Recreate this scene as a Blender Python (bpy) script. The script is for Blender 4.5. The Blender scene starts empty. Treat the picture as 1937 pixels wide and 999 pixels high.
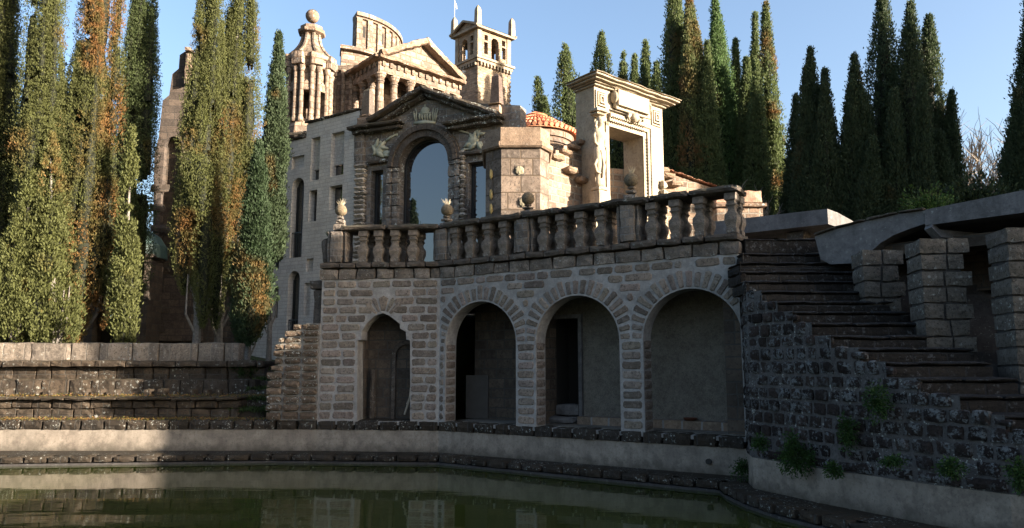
import bpy, math, random
import numpy as np
from mathutils import Vector, Matrix, noise
from mathutils.geometry import tessellate_polygon
S = bpy.context.scene
COL = S.collection
R = math.radians
# ------------------------------------------------------------------ camera, sky, sun, exposure
CAMH = 2.2; FPX = 1400.0; CX = 968.5; CY = 499.5; PITCH = math.atan(195/1400)
cd = bpy.data.cameras.new('camera'); cam = bpy.data.objects.new('camera', cd); COL.objects.link(cam)
cam.location = (0, 0, CAMH); cam.rotation_euler = (math.pi/2 + PITCH, 0, 0)
cd.sensor_width = 36; cd.lens = 36*FPX/1937; cd.clip_end = 3000; cd.clip_start = 0.1
S.camera = cam
SUN_AZ = 66.0; SUN_EL = 14.5            # degrees: azimuth to the right of straight behind the camera
w = bpy.data.worlds.new("World"); S.world = w; w.use_nodes = True
nt = w.node_tree; bg = nt.nodes['Background']
sky = nt.nodes.new('ShaderNodeTexSky'); sky.sky_type = 'NISHITA'; sky.sun_disc = False
sky.sun_elevation = R(SUN_EL); sky.sun_rotation = R(180 - SUN_AZ)
sky.altitude = 300; sky.air_density = 1.0; sky.dust_density = 4.6; sky.ozone_density = 1.8
nt.links.new(sky.outputs[0], bg.inputs[0]); bg.inputs[1].default_value = 0.072
sl = bpy.data.lights.new('sun', 'SUN'); so = bpy.data.objects.new('sun', sl); COL.objects.link(so)
sl.energy = 5.0; sl.angle = R(0.53); sl.color = (1.0, 0.86, 0.69)
sdir = Vector((math.sin(R(SUN_AZ))*math.cos(R(SUN_EL)), -math.cos(R(SUN_AZ))*math.cos(R(SUN_EL)), math.sin(R(SUN_EL))))
so.rotation_euler = sdir.to_track_quat('Z', 'Y').to_euler(); so.location = (30, -10, 30)
S.view_settings.view_transform = 'Standard'; S.view_settings.look = 'None'
S.view_settings.exposure = 2.52; S.view_settings.gamma = 1.0
S.render.resolution_x = 1024; S.render.resolution_y = 528
S.cycles.max_bounces = 6; S.cycles.diffuse_bounces = 3

# ------------------------------------------------------------------ survey: photo pixel -> sight line
def ray(x, y):
    a = (x-CX)/FPX; b = -(y-CY)/FPX; c, s = math.cos(PITCH), math.sin(PITCH)
    return (a, c-b*s, s+b*c)
def atz(x, y, z):
    r = ray(x, y); t = (z-CAMH)/r[2]; return Vector((r[0]*t, r[1]*t, z))
def aty(x, y, Y):
    r = ray(x, y); t = Y/r[1]; return Vector((r[0]*t, Y, CAMH+r[2]*t))

# ------------------------------------------------------------------ materials
MC = {}
def N(t, kind, **kw):
    n = t.nodes.new(kind)
    for k, v in kw.items(): setattr(n, k, v)
    return n
def noise_n(t, co, scale, detail=4, rough=.6):
    n = N(t, 'ShaderNodeTexNoise'); n.inputs['Scale'].default_value = scale; n.inputs['Detail'].default_value = detail
    n.inputs['Roughness'].default_value = rough; t.links.new(co, n.inputs['Vector']); return n.outputs['Fac']
def ramp(t, fac, a, b, ca=(0, 0, 0, 1), cb=(1, 1, 1, 1)):
    n = N(t, 'ShaderNodeValToRGB'); n.color_ramp.elements[0].position = a; n.color_ramp.elements[1].position = b
    n.color_ramp.elements[0].color = ca; n.color_ramp.elements[1].color = cb
    t.links.new(fac, n.inputs[0]); return n.outputs[0]
def mixc(t, fac, a, b, mode='MIX'):
    n = N(t, 'ShaderNodeMix', data_type='RGBA', blend_type=mode)
    for s_, v in ((0, fac), (6, a), (7, b)):
        if isinstance(v, (int, float)): n.inputs[s_].default_value = v
        elif isinstance(v, tuple): n.inputs[s_].default_value = v if len(v) == 4 else v+(1,)
        else: t.links.new(v, n.inputs[s_])
    return n.outputs[2]
def mathn(t, op, a, b=None):
    n = N(t, 'ShaderNodeMath', operation=op)
    for i, v in ((0, a), (1, b)):
        if v is None: continue
        if isinstance(v, (int, float)): n.inputs[i].default_value = v
        else: t.links.new(v, n.inputs[i])
    return n.outputs[0]
def stone(name, c1, c2, brick=None, mortar=(.33, .31, .29), msize=.02, dark=.35, darkcol=(.035, .03, .026), lichen=0.0,
          lcol=(.48, .5, .46), top=0.0, topcol=(.035, .032, .02), pit=.5, bump=.5, gap=.04, tint=False, rough=.92, scale=1.0, patchc=None, streak=0.0, bvar=1.0, soot=.35, tide=None):
    if name in MC: return MC[name]
    m = bpy.data.materials.new(name); m.use_nodes = True; t = m.node_tree; p = t.nodes['Principled BSDF']
    p.inputs['Roughness'].default_value = rough; p.inputs['Specular IOR Level'].default_value = .2
    tc = N(t, 'ShaderNodeTexCoord'); oc = tc.outputs['Object']
    n1 = noise_n(t, oc, 1.7*scale, 5); n2 = noise_n(t, oc, 14*scale, 6, .7); n3 = noise_n(t, oc, 60*scale, 3, .7); n4 = noise_n(t, oc, .55*scale, 6, .65)
    col = mixc(t, ramp(t, n1, .35, .68), c1, c2)
    h = None
    if brick:
        uv = tc.outputs['UV']
        dn = N(t, 'ShaderNodeTexNoise'); dn.inputs['Scale'].default_value = 5; dn.inputs['Detail'].default_value = 4; t.links.new(uv, dn.inputs['Vector'])
        sub = N(t, 'ShaderNodeVectorMath', operation='SUBTRACT'); t.links.new(dn.outputs['Color'], sub.inputs[0]); sub.inputs[1].default_value = (.5, .5, .5)
        sc = N(t, 'ShaderNodeVectorMath', operation='SCALE'); t.links.new(sub.outputs[0], sc.inputs[0]); sc.inputs['Scale'].default_value = gap
        ad = N(t, 'ShaderNodeVectorMath', operation='ADD'); t.links.new(uv, ad.inputs[0]); t.links.new(sc.outputs[0], ad.inputs[1])
        b = N(t, 'ShaderNodeTexBrick'); t.links.new(ad.outputs[0], b.inputs['Vector']); b.inputs['Scale'].default_value = 1
        b.inputs['Brick Width'].default_value = brick[0]; b.inputs['Row Height'].default_value = brick[1]
        b.inputs['Mortar Size'].default_value = msize; b.inputs['Mortar Smooth'].default_value = .35
        b.offset = .47; b.squash = .8; b.squash_frequency = 3
        b.inputs['Color1'].default_value = (1-.4*bvar, 1-.4*bvar, 1-.38*bvar, 1); b.inputs['Color2'].default_value = (1+.27*bvar, 1+.2*bvar, 1+.14*bvar, 1); b.inputs['Mortar'].default_value = (1, 1, 1, 1)
        col = mixc(t, 1.0, col, b.outputs['Color'], 'MULTIPLY')
        h = mathn(t, 'SUBTRACT', 1.0, b.outputs['Fac'])
    if tint:
        at = N(t, 'ShaderNodeAttribute', attribute_name='tint'); col = mixc(t, 1.0, col, at.outputs['Color'], 'MULTIPLY')
    n5 = noise_n(t, oc, 30*scale, 4, .65); n6 = noise_n(t, oc, 6.5*scale, 5, .6)
    pf = mathn(t, 'MULTIPLY', ramp(t, n3, .56, .72), pit); col = mixc(t, pf, col, tuple(x*.25 for x in c1))
    col = mixc(t, mathn(t, 'MULTIPLY', ramp(t, n5, .53, .62), pit*.9), col, tuple(x*.3 for x in c1))
    col = mixc(t, mathn(t, 'MULTIPLY', ramp(t, n6, .46, .6), soot), col, tuple(x*.42 for x in c1))
    vf = mathn(t, 'MULTIPLY', ramp(t, n2, .5, .66), .4); col = mixc(t, vf, col, tuple(min(1, x*1.35) for x in c2))
    if patchc: col = mixc(t, mathn(t, 'MULTIPLY', ramp(t, n4, .5, .62), .6), col, patchc)
    if brick: col = mixc(t, b.outputs['Fac'], col, mixc(t, n2, mortar, tuple(x*.7 for x in mortar)))
    if dark > 0:
        s_ = mathn(t, 'ADD', mathn(t, 'MULTIPLY', n4, .65), mathn(t, 'MULTIPLY', n2, .35))
        col = mixc(t, mathn(t, 'MULTIPLY', ramp(t, s_, .64-.3*dark, .74-.25*dark), min(1, dark*1.6)), col, darkcol)
    if tide is not None:          # algae and damp creeping up from the foot of the wall
        sz = N(t, 'ShaderNodeSeparateXYZ'); t.links.new(oc, sz.inputs[0])
        col = mixc(t, mathn(t, 'MULTIPLY', ramp(t, mathn(t, 'SUBTRACT', sz.outputs[2], mathn(t, 'MULTIPLY', n6, .34)), tide-.12, tide+.12, (1, 1, 1, 1), (0, 0, 0, 1)), .8), col, (.05, .045, .035))
    if streak > 0:
        mp = N(t, 'ShaderNodeMapping'); mp.inputs['Scale'].default_value = (3.5, 3.5, .35); t.links.new(oc, mp.inputs[0])
        ns = noise_n(t, mp.outputs[0], 1.0, 5, .7)
        col = mixc(t, mathn(t, 'MULTIPLY', ramp(t, ns, .48, .7), streak), col, tuple(x*.35 for x in c1))
    if top > 0:
        g = N(t, 'ShaderNodeNewGeometry'); sx = N(t, 'ShaderNodeSeparateXYZ'); t.links.new(g.outputs['Normal'], sx.inputs[0])
        tf = mathn(t, 'MULTIPLY', ramp(t, mathn(t, 'ADD', sx.outputs[2], mathn(t, 'MULTIPLY', n2, .3)), .45, .85), top)
        col = mixc(t, tf, col, topcol)
    if lichen > 0:
        v = N(t, 'ShaderNodeTexVoronoi'); v.inputs['Scale'].default_value = 9*scale; t.links.new(oc, v.inputs['Vector'])
        lm = mathn(t, 'MULTIPLY', ramp(t, noise_n(t, oc, 2.2*scale, 3), .5-.1*lichen, .62-.1*lichen), ramp(t, noise_n(t, oc, 20*scale, 6, .7), .6-.05*lichen, .64-.05*lichen))
        lm2 = mathn(t, 'MULTIPLY', ramp(t, v.outputs['Distance'], .1, .2, (1, 1, 1, 1), (0, 0, 0, 1)), ramp(t, noise_n(t, oc, 1.3, 3), .5, .58))
        if lichen > .9: lm = mathn(t, 'MAXIMUM', lm, mathn(t, 'MULTIPLY', ramp(t, noise_n(t, oc, .9, 2), .42, .52), mathn(t, 'MULTIPLY', ramp(t, noise_n(t, oc, 7, 5, .7), .5, .55), ramp(t, n5, .4, .55))))
        col = mixc(t, mathn(t, 'MAXIMUM', mathn(t, 'MULTIPLY', lm, min(1, lichen*1.4)), mathn(t, 'MULTIPLY', lm2, min(.7, lichen))), col, lcol)
    t.links.new(col, p.inputs['Base Color'])
    hh = mathn(t, 'ADD', mathn(t, 'MULTIPLY', n2, .6), mathn(t, 'MULTIPLY', n3, .35))
    if h is not None: hh = mathn(t, 'ADD', hh, mathn(t, 'MULTIPLY', h, .9))
    bp = N(t, 'ShaderNodeBump'); bp.inputs['Strength'].default_value = bump; bp.inputs['Distance'].default_value = .03
    t.links.new(hh, bp.inputs['Height']); t.links.new(bp.outputs[0], p.inputs['Normal'])
    MC[name] = m; return m
def plain(name, col, rough=.6, metal=0, spec=.5, var=.25, scale=6):
    if name in MC: return MC[name]
    m = bpy.data.materials.new(name); m.use_nodes = True; t = m.node_tree; p = t.nodes['Principled BSDF']
    tc = N(t, 'ShaderNodeTexCoord'); n = noise_n(t, tc.outputs['Object'], scale, 5)
    t.links.new(mixc(t, n, tuple(c*(1-var) for c in col), tuple(min(1, c*(1+var)) for c in col)), p.inputs['Base Color'])
    p.inputs['Roughness'].default_value = rough; p.inputs['Metallic'].default_value = metal; p.inputs['Specular IOR Level'].default_value = spec
    MC[name] = m; return m
def glassm():
    if 'glass' in MC: return MC['glass']
    m = bpy.data.materials.new('reflecting_glass'); m.use_nodes = True; t = m.node_tree; p = t.nodes['Principled BSDF']
    p.inputs['Base Color'].default_value = (.004, .006, .009, 1); p.inputs['Roughness'].default_value = .02; p.inputs['IOR'].default_value = 2.3
    tc = N(t, 'ShaderNodeTexCoord'); n = noise_n(t, tc.outputs['Object'], .7, 2)
    bp = N(t, 'ShaderNodeBump'); bp.inputs['Strength'].default_value = .02; t.links.new(n, bp.inputs['Height']); t.links.new(bp.outputs[0], p.inputs['Normal'])
    MC['glass'] = m; return m
def leafm(name, rough=.7):
    if name in MC: return MC[name]
    m = bpy.data.materials.new(name); m.use_nodes = True; t = m.node_tree; p = t.nodes['Principled BSDF']
    at = N(t, 'ShaderNodeAttribute', attribute_name='tint'); p.inputs['Roughness'].default_value = rough; p.inputs['Specular IOR Level'].default_value = .25
    t.links.new(at.outputs['Color'], p.inputs['Base Color'])
    tr_ = N(t, 'ShaderNodeBsdfTranslucent'); t.links.new(at.outputs['Color'], tr_.inputs['Color']); mx = N(t, 'ShaderNodeMixShader'); mx.inputs[0].default_value = .42
    t.links.new(p.outputs[0], mx.inputs[1]); t.links.new(tr_.outputs[0], mx.inputs[2]); t.links.new(mx.outputs[0], t.nodes['Material Output'].inputs['Surface'])
    MC[name] = m; return m

# ------------------------------------------------------------------ mesh builder and things
class MB:
    def __init__(s): s.v = []; s.f = []; s.c = []; s.tint = (1, 1, 1)
    def add(s, vs, fs):
        o = len(s.v); s.v += [tuple(v) for v in vs]
        for f in fs: s.f.append(tuple(i+o for i in f)); s.c.append(s.tint)
    def box(s, x0, x1, y0, y1, z0, z1):
        s.add([(x, y, z) for z in (z0, z1) for y in (y0, y1) for x in (x0, x1)],
              [(0, 2, 3, 1), (4, 5, 7, 6), (0, 1, 5, 4), (2, 6, 7, 3), (0, 4, 6, 2), (1, 3, 7, 5)])
    def rbox(s, x0, x1, y0, y1, z0, z1, amp=.015, step=.14, rnd=.02, M=None):
        """a worn stone block: subdivided, edges eased, surface uneven"""
        lens = (x1-x0, y1-y0, z1-z0)
        if min(lens) <= 0: return
        n = [max(2, min(24, int(round(l/step)))) for l in lens]; lo = (x0, y0, z0); idx = {}; vs = []; fs = []
        rnd = min(rnd, min(lens)*.3)
        def vid(i, j, k):
            if (i, j, k) in idx: return idx[(i, j, k)]
            p = [lo[a]+lens[a]*q/n[a] for a, q in enumerate((i, j, k))]
            ext = [(-1 if q == 0 else (1 if q == n[a] else 0)) for a, q in enumerate((i, j, k))]
            if sum(1 for e in ext if e) >= 2:
                for a in range(3): p[a] -= ext[a]*rnd*(.6+.8*random.random())
            nv = noise.noise_vector(Vector((p[0]*2.7+x0, p[1]*2.7+z0*3, p[2]*2.7+y0)))*amp*2.0 + noise.noise_vector(Vector(p)*9)*amp
            if M is not None: q = M @ (Vector(p)+nv)
            else: q = Vector(p)+nv
            idx[(i, j, k)] = len(vs); vs.append(tuple(q)); return idx[(i, j, k)]
        for ax in range(3):
            a, b = [(1, 2), (2, 0), (0, 1)][ax]
            for side in (0, n[ax]):
                for i in range(n[a]):
                    for j in range(n[b]):
                        def g(ii, jj):
                            c = [0, 0, 0]; c[ax] = side; c[a] = ii; c[b] = jj; return vid(*c)
                        q = (g(i, j), g(i+1, j), g(i+1, j+1), g(i, j+1))
                        fs.append(q if side else q[::-1])
        s.add(vs, fs)
    def prism(s, outer, y0, y1, holes=()):
        """polygon in local x-z, with holes, extruded from y0 (front) to y1 (back)"""
        loops = [list(outer)]+[list(h) for h in holes]
        flat = [p for l in loops for p in l]
        tris = tessellate_polygon([[Vector((p[0], p[1], 0)) for p in l] for l in loops])
        n = len(flat); vs = [(p[0], y0, p[1]) for p in flat]+[(p[0], y1, p[1]) for p in flat]; fs = []
        for t_ in tris:
            a, b, c = t_
            ar = (flat[b][0]-flat[a][0])*(flat[c][1]-flat[a][1])-(flat[b][1]-flat[a][1])*(flat[c][0]-flat[a][0])
            if abs(ar) < 1e-9: continue
            if ar < 0: a, c = c, a
            fs.append((a, b, c)); fs.append((c+n, b+n, a+n))
        o = 0
        for li, l in enumerate(loops):
            k = len(l); ar = sum(l[i][0]*l[(i+1) % k][1]-l[(i+1) % k][0]*l[i][1] for i in range(k))
            for i in range(k):
                j = (i+1) % k; q = (o+i, o+i+n, o+j+n, o+j)
                if (ar > 0) != (li == 0): q = q[::-1]
                fs.append(q)
            o += k
        s.add(vs, fs)
    def lathe(s, cx, cy, prof, n=16, a0=0, a1=None, sx=1, sy=1, z0=0):
        full = a1 is None; a1 = a0+2*math.pi if full else a1; m = n if full else n+1
        vs = [(cx+math.cos(a0+(a1-a0)*i/n)*r*sx, cy+math.sin(a0+(a1-a0)*i/n)*r*sy, z0+z) for r, z in prof for i in range(m)]
        fs = []
        for k in range(len(prof)-1):
            for i in range(n):
                j = (i+1) % m; fs.append((k*m+i, k*m+j, (k+1)*m+j, (k+1)*m+i))
        if full: fs.append(tuple(range(m))[::-1]); fs.append(tuple((len(prof)-1)*m+i for i in range(m)))
        s.add(vs, fs)
    def loft(s, secs, n=12):
        """secs: (x, y, z, rx, ry)"""
        vs = [(x+math.cos(2*math.pi*i/n)*rx, y+math.sin(2*math.pi*i/n)*ry, z) for x, y, z, rx, ry in secs for i in range(n)]
        fs = [(k*n+i, k*n+(i+1) % n, (k+1)*n+(i+1) % n, (k+1)*n+i) for k in range(len(secs)-1) for i in range(n)]
        fs += [tuple(range(n))[::-1], tuple((len(secs)-1)*n+i for i in range(n))]
        s.add(vs, fs)
    def tube(s, pts, rs, n=6):
        pts = [Vector(p) for p in pts]; m = len(pts)
        if not isinstance(rs, (list, tuple)): rs = [rs]*m
        vs = []
        for i, p in enumerate(pts):
            d = (pts[min(i+1, m-1)]-pts[max(i-1, 0)]).normalized(); u = d.orthogonal().normalized()
            if i and (u-pu).length > (u+pu).length: u = -u
            if i: u = (pu-d*pu.dot(d)).normalized()
            pu = u; w_ = d.cross(u)
            for k in range(n): a = 2*math.pi*k/n; vs.append(p+(u*math.cos(a)+w_*math.sin(a))*rs[i])
        fs = [(i*n+k, i*n+(k+1) % n, (i+1)*n+(k+1) % n, (i+1)*n+k) for i in range(m-1) for k in range(n)]
        fs += [tuple(range(n))[::-1], tuple((m-1)*n+k for k in range(n))]
        s.add(vs, fs)
    def ball(s, c, r, n=12, sx=1, sy=1, sz=1, bumpy=0):
        vs = []; m = n//2+1
        for j in range(m+1):
            ph = math.pi*j/m
            for i in range(n):
                a = 2*math.pi*i/n; d = Vector((math.cos(a)*math.sin(ph), math.sin(a)*math.sin(ph), -math.cos(ph)))
                k = r*(1+bumpy*noise.noise(d*3+Vector(c)*5)); vs.append((c[0]+d.x*k*sx, c[1]+d.y*k*sy, c[2]+d.z*k*sz))
        s.add(vs, [(j*n+i, j*n+(i+1) % n, (j+1)*n+(i+1) % n, (j+1)*n+i) for j in range(m) for i in range(n)])
    def build(s, name, mat, parent=None, smooth=False, uvoff=True):
        me = bpy.data.meshes.new(name); me.from_pydata(s.v, [], s.f); me.materials.append(mat)
        me.update()
        nl = len(me.loops); uv = me.uv_layers.new(name='UVMap')
        co = np.empty(len(me.vertices)*3); me.vertices.foreach_get('co', co); co = co.reshape(-1, 3)
        li = np.empty(nl, dtype=np.int64); me.loops.foreach_get('vertex_index', li)
        nr = np.empty(len(me.polygons)*3); me.polygons.foreach_get('normal', nr); nr = np.abs(nr.reshape(-1, 3))
        lt = np.empty(len(me.polygons), dtype=np.int64); me.polygons.foreach_get('loop_total', lt)
        fi = np.repeat(np.arange(len(lt)), lt); ax = np.argmax(nr*np.array([1, 1.02, 1.3]), axis=1)[fi]; P = co[li]
        U = np.where(ax == 0, P[:, 1], P[:, 0]); V = np.where(ax == 2, P[:, 1], P[:, 2])
        uv.data.foreach_set('uv', np.stack([U, V], 1).ravel())
        if any(c != (1, 1, 1) for c in s.c[:4000]):
            at = me.attributes.new('tint', 'FLOAT_COLOR', 'FACE')
            at.data.foreach_set('color', np.array([tuple(c)+(1,) for c in s.c]).ravel())
        if smooth: me.polygons.foreach_set('use_smooth', [True]*len(me.polygons))
        o = bpy.data.objects.new(name, me); COL.objects.link(o)
        if parent is not None: o.parent = parent.o if isinstance(parent, Th) else parent
        return o
def tag(o, label=None, cat=None, group=None, kind=None):
    if label: o['label'] = label
    if cat: o['category'] = cat
    if group: o['group'] = group
    if kind: o['kind'] = kind
    return o
class Th:
    def __init__(s, name, label, cat, loc, rz=0.0, group=None):
        s.o = bpy.data.objects.new(name, None); COL.objects.link(s.o); s.o.empty_display_size = .3
        s.loc = Vector(loc); s.o.location = loc; s.rz = rz; s.o.rotation_euler = (0, 0, rz); tag(s.o, label, cat, group)
    def uv(s, px, py, off=0.0):
        """local (x, z) where the sight line through a photo pixel meets this thing's plane y = off"""
        r = ray(px, py); ex = (math.cos(s.rz), math.sin(s.rz)); ey = (-math.sin(s.rz), math.cos(s.rz))
        q = off + s.loc.x*ey[0]+s.loc.y*ey[1]; t = q/(r[0]*ey[0]+r[1]*ey[1])
        return ((r[0]*t-s.loc.x)*ex[0]+(r[1]*t-s.loc.y)*ex[1], CAMH+r[2]*t-s.loc.z)
    def w(s, x, y, z):
        c, sn = math.cos(s.rz), math.sin(s.rz); return Vector((s.loc.x+x*c-y*sn, s.loc.y+x*sn+y*c, s.loc.z+z))
def facing(p, q): return math.atan2(q[1]-p[1], q[0]-p[0])
def arch(u0, u1, v0, vs, vt, n=14):
    c = (u0+u1)/2; a = (u1-u0)/2
    return [(u0, v0), (u1, v0)]+[(c+a*math.cos(math.pi*i/n), vs+(vt-vs)*math.sin(math.pi*i/n)) for i in range(n+1)]
def rect(u0, u1, v0, v1): return [(u0, v0), (u1, v0), (u1, v1), (u0, v1)]
def copy_tree(o, parent=None, loc=None):
    c = o.copy(); COL.objects.link(c); c.parent = parent
    if loc is not None: c.location = loc
    for ch in list(o.children): copy_tree(ch, c)
    return c

# palette
TUFA = dict(c1=(0.208, 0.136, 0.093), c2=(0.289, 0.202, 0.145))
m_tufa = stone('tufa_block', brick=(.62, .27), mortar=(.40, .33, .27), msize=.016, dark=.22, top=.7, pit=.45, **TUFA)
m_tufas = stone('tufa_smooth', dark=0.5, top=.75, pit=0.6, lichen=0.45, **TUFA, soot=0.5, bump=1.0, scale=0.5)
m_tufad = stone('tufa_dark_lichened', (0.067, 0.054, 0.044), (0.107, 0.086, 0.072), dark=.5, top=.85, lichen=.55, pit=.6, lcol=(0.178, 0.182, 0.166), scale=0.65)
m_trim = stone('trim_black_lichen', (0.072, 0.059, 0.047), (0.121, 0.097, 0.078), brick=(.6, 5), msize=.012, mortar=(0.101, 0.097, 0.093), dark=.55, top=.9, lichen=.7, pit=.6, scale=0.6)
m_face = stone('facade_block', (0.155, 0.133, 0.115), (0.228, 0.193, 0.163), brick=(.55, .26), mortar=(0.210, 0.200, 0.190), msize=0.02, dark=.4, lichen=0.6, top=.7, scale=0.5, soot=0.5, pit=0.6, bump=1.0, bvar=1.3)
m_villa = stone('pale_villa_brick', (0.393, 0.365, 0.337), (0.489, 0.461, 0.427), brick=(.42, .14), mortar=(0.305, 0.287, 0.270), msize=.008, dark=.1, pit=.12, bump=.3, gap=.02, bvar=.3, soot=.12, darkcol=(0.098, 0.087, 0.076))
m_tower = stone('tower_brick', (0.239, 0.181, 0.131), (0.297, 0.235, 0.171), brick=(.36, .14), mortar=(0.193, 0.147, 0.108), msize=.014, dark=.1, pit=0.4, bump=.8, gap=.02, soot=0.3, scale=0.45, bvar=1.2)
m_towers = stone('tower_trim', (0.232, 0.181, 0.130), (0.289, 0.233, 0.170), dark=0.35, top=.6, topcol=(0.090, 0.062, 0.029), pit=.3, lichen=0.25, soot=0.5, scale=0.42)
m_palace = stone('palace_sandstone', brick=(.62, .3), mortar=(0.159, 0.110, 0.079), msize=.03, bvar=1.3, c1=(0.207, 0.161, 0.126), c2=(0.273, 0.222, 0.177), dark=0.35, top=.6, pit=0.6, lichen=0.3, soot=0.6, bump=0.9, scale=0.42)
m_pbrick = stone('palace_block', (0.193, 0.146, 0.115), (0.248, 0.198, 0.162), brick=(.5, .25), mortar=(0.156, 0.108, 0.078), msize=0.03, dark=.18, pit=0.6, soot=0.6, bump=1.0, scale=0.42, bvar=1.4)
m_mortar = stone('arcade_mortar', (0.217, 0.204, 0.193), (0.285, 0.270, 0.257), dark=.25, darkcol=(0.088, 0.079, 0.074), pit=.2, bump=.4, lichen=.12, streak=.25, scale=0.7)
m_stones = stone('arcade_stone', (0.137, 0.110, 0.092), (0.202, 0.166, 0.140), dark=.15, pit=.75, bump=.9, lichen=.3, tint=True, lcol=(0.231, 0.231, 0.215), scale=0.8)
m_plast = stone('pool_plaster', (0.181, 0.152, 0.125), (0.241, 0.209, 0.173), dark=.35, darkcol=(0.064, 0.055, 0.047), pit=0.3, bump=.2, streak=0.35, rough=.85, soot=0.35, tide=0.12, scale=0.7)
m_iplast = stone('rough_plaster', (0.142, 0.126, 0.104), (0.191, 0.172, 0.144), dark=.25, darkcol=(0.075, 0.069, 0.056), pit=.5, bump=1.0, scale=1.6)
m_cope = stone('wet_coping_stone', (0.024, 0.019, 0.014), (0.040, 0.031, 0.022), brick=(.52, 4), msize=.015, mortar=(0.044, 0.040, 0.035), dark=.5, top=.55, topcol=(0.020, 0.014, 0.006), lichen=0.35, pit=.7, bump=.9)
m_terr = stone('mossy_terrace_stone', (0.041, 0.031, 0.022), (0.071, 0.055, 0.040), brick=(.55, .5), msize=.014, mortar=(0.059, 0.053, 0.045), dark=.45, top=.6, topcol=(0.030, 0.022, 0.008), lichen=0.3, pit=.7, bump=.9, soot=0.5, scale=0.6)
m_parap = stone('terrace_parapet_stone', (0.166, 0.138, 0.110), (0.233, 0.196, 0.160), brick=(.75, 3), msize=.02, mortar=(0.184, 0.160, 0.134), dark=.3, top=.4, lichen=0.35, pit=.7, bump=.9, scale=0.6)
m_stair = stone('black_stair_stone', (0.016, 0.014, 0.012), (0.028, 0.024, 0.021), brick=(.5, .8), msize=.016, mortar=(0.030, 0.029, 0.029), dark=.45, darkcol=(0.004, 0.003, 0.003), top=.5, topcol=(0.011, 0.010, 0.010), lichen=0.6, lcol=(0.083, 0.084, 0.084), pit=.75, bump=1.0, scale=0.8)
m_boss = stone('black_wall_stone', (0.017, 0.012, 0.010), (0.030, 0.022, 0.019), dark=.4, darkcol=(0.004, 0.003, 0.003), lichen=1.0, lcol=(0.110, 0.114, 0.114), pit=.75, bump=1.0, tint=True, scale=0.8)
m_bmort = stone('dark_mortar', (0.036, 0.033, 0.033), (0.054, 0.050, 0.048), dark=.35, darkcol=(0.015, 0.013, 0.013), pit=.3, lichen=.15)
m_conc = stone('weathered_concrete', (0.102, 0.099, 0.099), (0.146, 0.139, 0.139), dark=.4, darkcol=(0.042, 0.039, 0.042), pit=.25, bump=.4, streak=.35, lichen=.2, scale=0.7)
m_pill = stone('pillar_stone', (0.084, 0.073, 0.062), (0.123, 0.108, 0.090), dark=.35, lichen=.35, pit=.75, bump=1.0, top=.7, scale=0.75)
m_marb = stone('portal_limestone', (0.276, 0.224, 0.161), (0.328, 0.281, 0.214), dark=0.2, darkcol=(0.106, 0.085, 0.065), pit=0.35, bump=0.5, top=0.08, topcol=(0.127, 0.116, 0.098), soot=0.28, streak=0.25, scale=0.5)
m_brickr = stone('rough_brown_brick', (0.189, 0.134, 0.097), (0.253, 0.192, 0.146), brick=(.42, .22), mortar=(0.230, 0.200, 0.166), msize=0.028, dark=.3, pit=.55, bump=1.0, top=.7, scale=0.5, bvar=1.4)
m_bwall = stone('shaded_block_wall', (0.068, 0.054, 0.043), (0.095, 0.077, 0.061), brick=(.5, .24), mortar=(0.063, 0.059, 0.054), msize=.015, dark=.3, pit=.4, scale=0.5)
m_tile = stone('red_roof_tile', (0.168, 0.059, 0.036), (0.242, 0.109, 0.067), dark=.12, pit=.3, patchc=(0.204, 0.139, 0.090), bump=.5)
m_oct = stone('octagon_block', (0.135, 0.107, 0.086), (0.190, 0.156, 0.130), brick=(.8, .5), mortar=(0.108, 0.081, 0.059), msize=0.024, dark=.2, top=.9, pit=0.8, bump=.9, gap=.02, lichen=.1, soot=0.6, scale=0.5, bvar=1.2)
m_gold = plain('pale_relief_stone', (0.210, 0.180, 0.120), .8, var=.4, scale=9)
m_relief = plain('pale_lichened_relief', (.34, .33, .25), .85, var=.4, scale=9)
m_frame = plain('black_metal_frame', (.012, .012, .013), .5)
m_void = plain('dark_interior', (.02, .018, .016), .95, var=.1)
m_white = plain('whitewash', (.62, .57, .5), .8, var=.1)
m_terra = plain('terracotta', (0.107, 0.035, 0.018), .7)
m_wood = plain('dry_driftwood', (.33, .27, .2), .85)
m_bark = stone('cypress_bark', (0.127, 0.114, 0.101), (0.191, 0.176, 0.160), dark=.25, pit=.4, bump=.8)
m_verd = plain('green_copper', (.05, .09, .08), .6)

class Fr:
    """a second wall plane of the same thing: its parts hang on the thing but follow their own line"""
    def __init__(s, th, loc, rz):
        s.th = th; s.loc = Vector(loc); s.rz = rz
    uv = Th.uv; w = Th.w
def bld(mb, name, mat, fr, parent=None, **k):
    if isinstance(fr, Fr):
        o = mb.build(name, mat, parent or fr.th, **k)
        if parent is None:
            M1 = Matrix.Translation(fr.th.loc) @ Matrix.Rotation(fr.th.rz, 4, 'Z'); M2 = Matrix.Translation(fr.loc) @ Matrix.Rotation(fr.rz, 4, 'Z')
            o.matrix_basis = M1.inverted() @ M2
        return o
    return mb.build(name, mat, parent or fr, **k)
random.seed(7)
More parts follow.
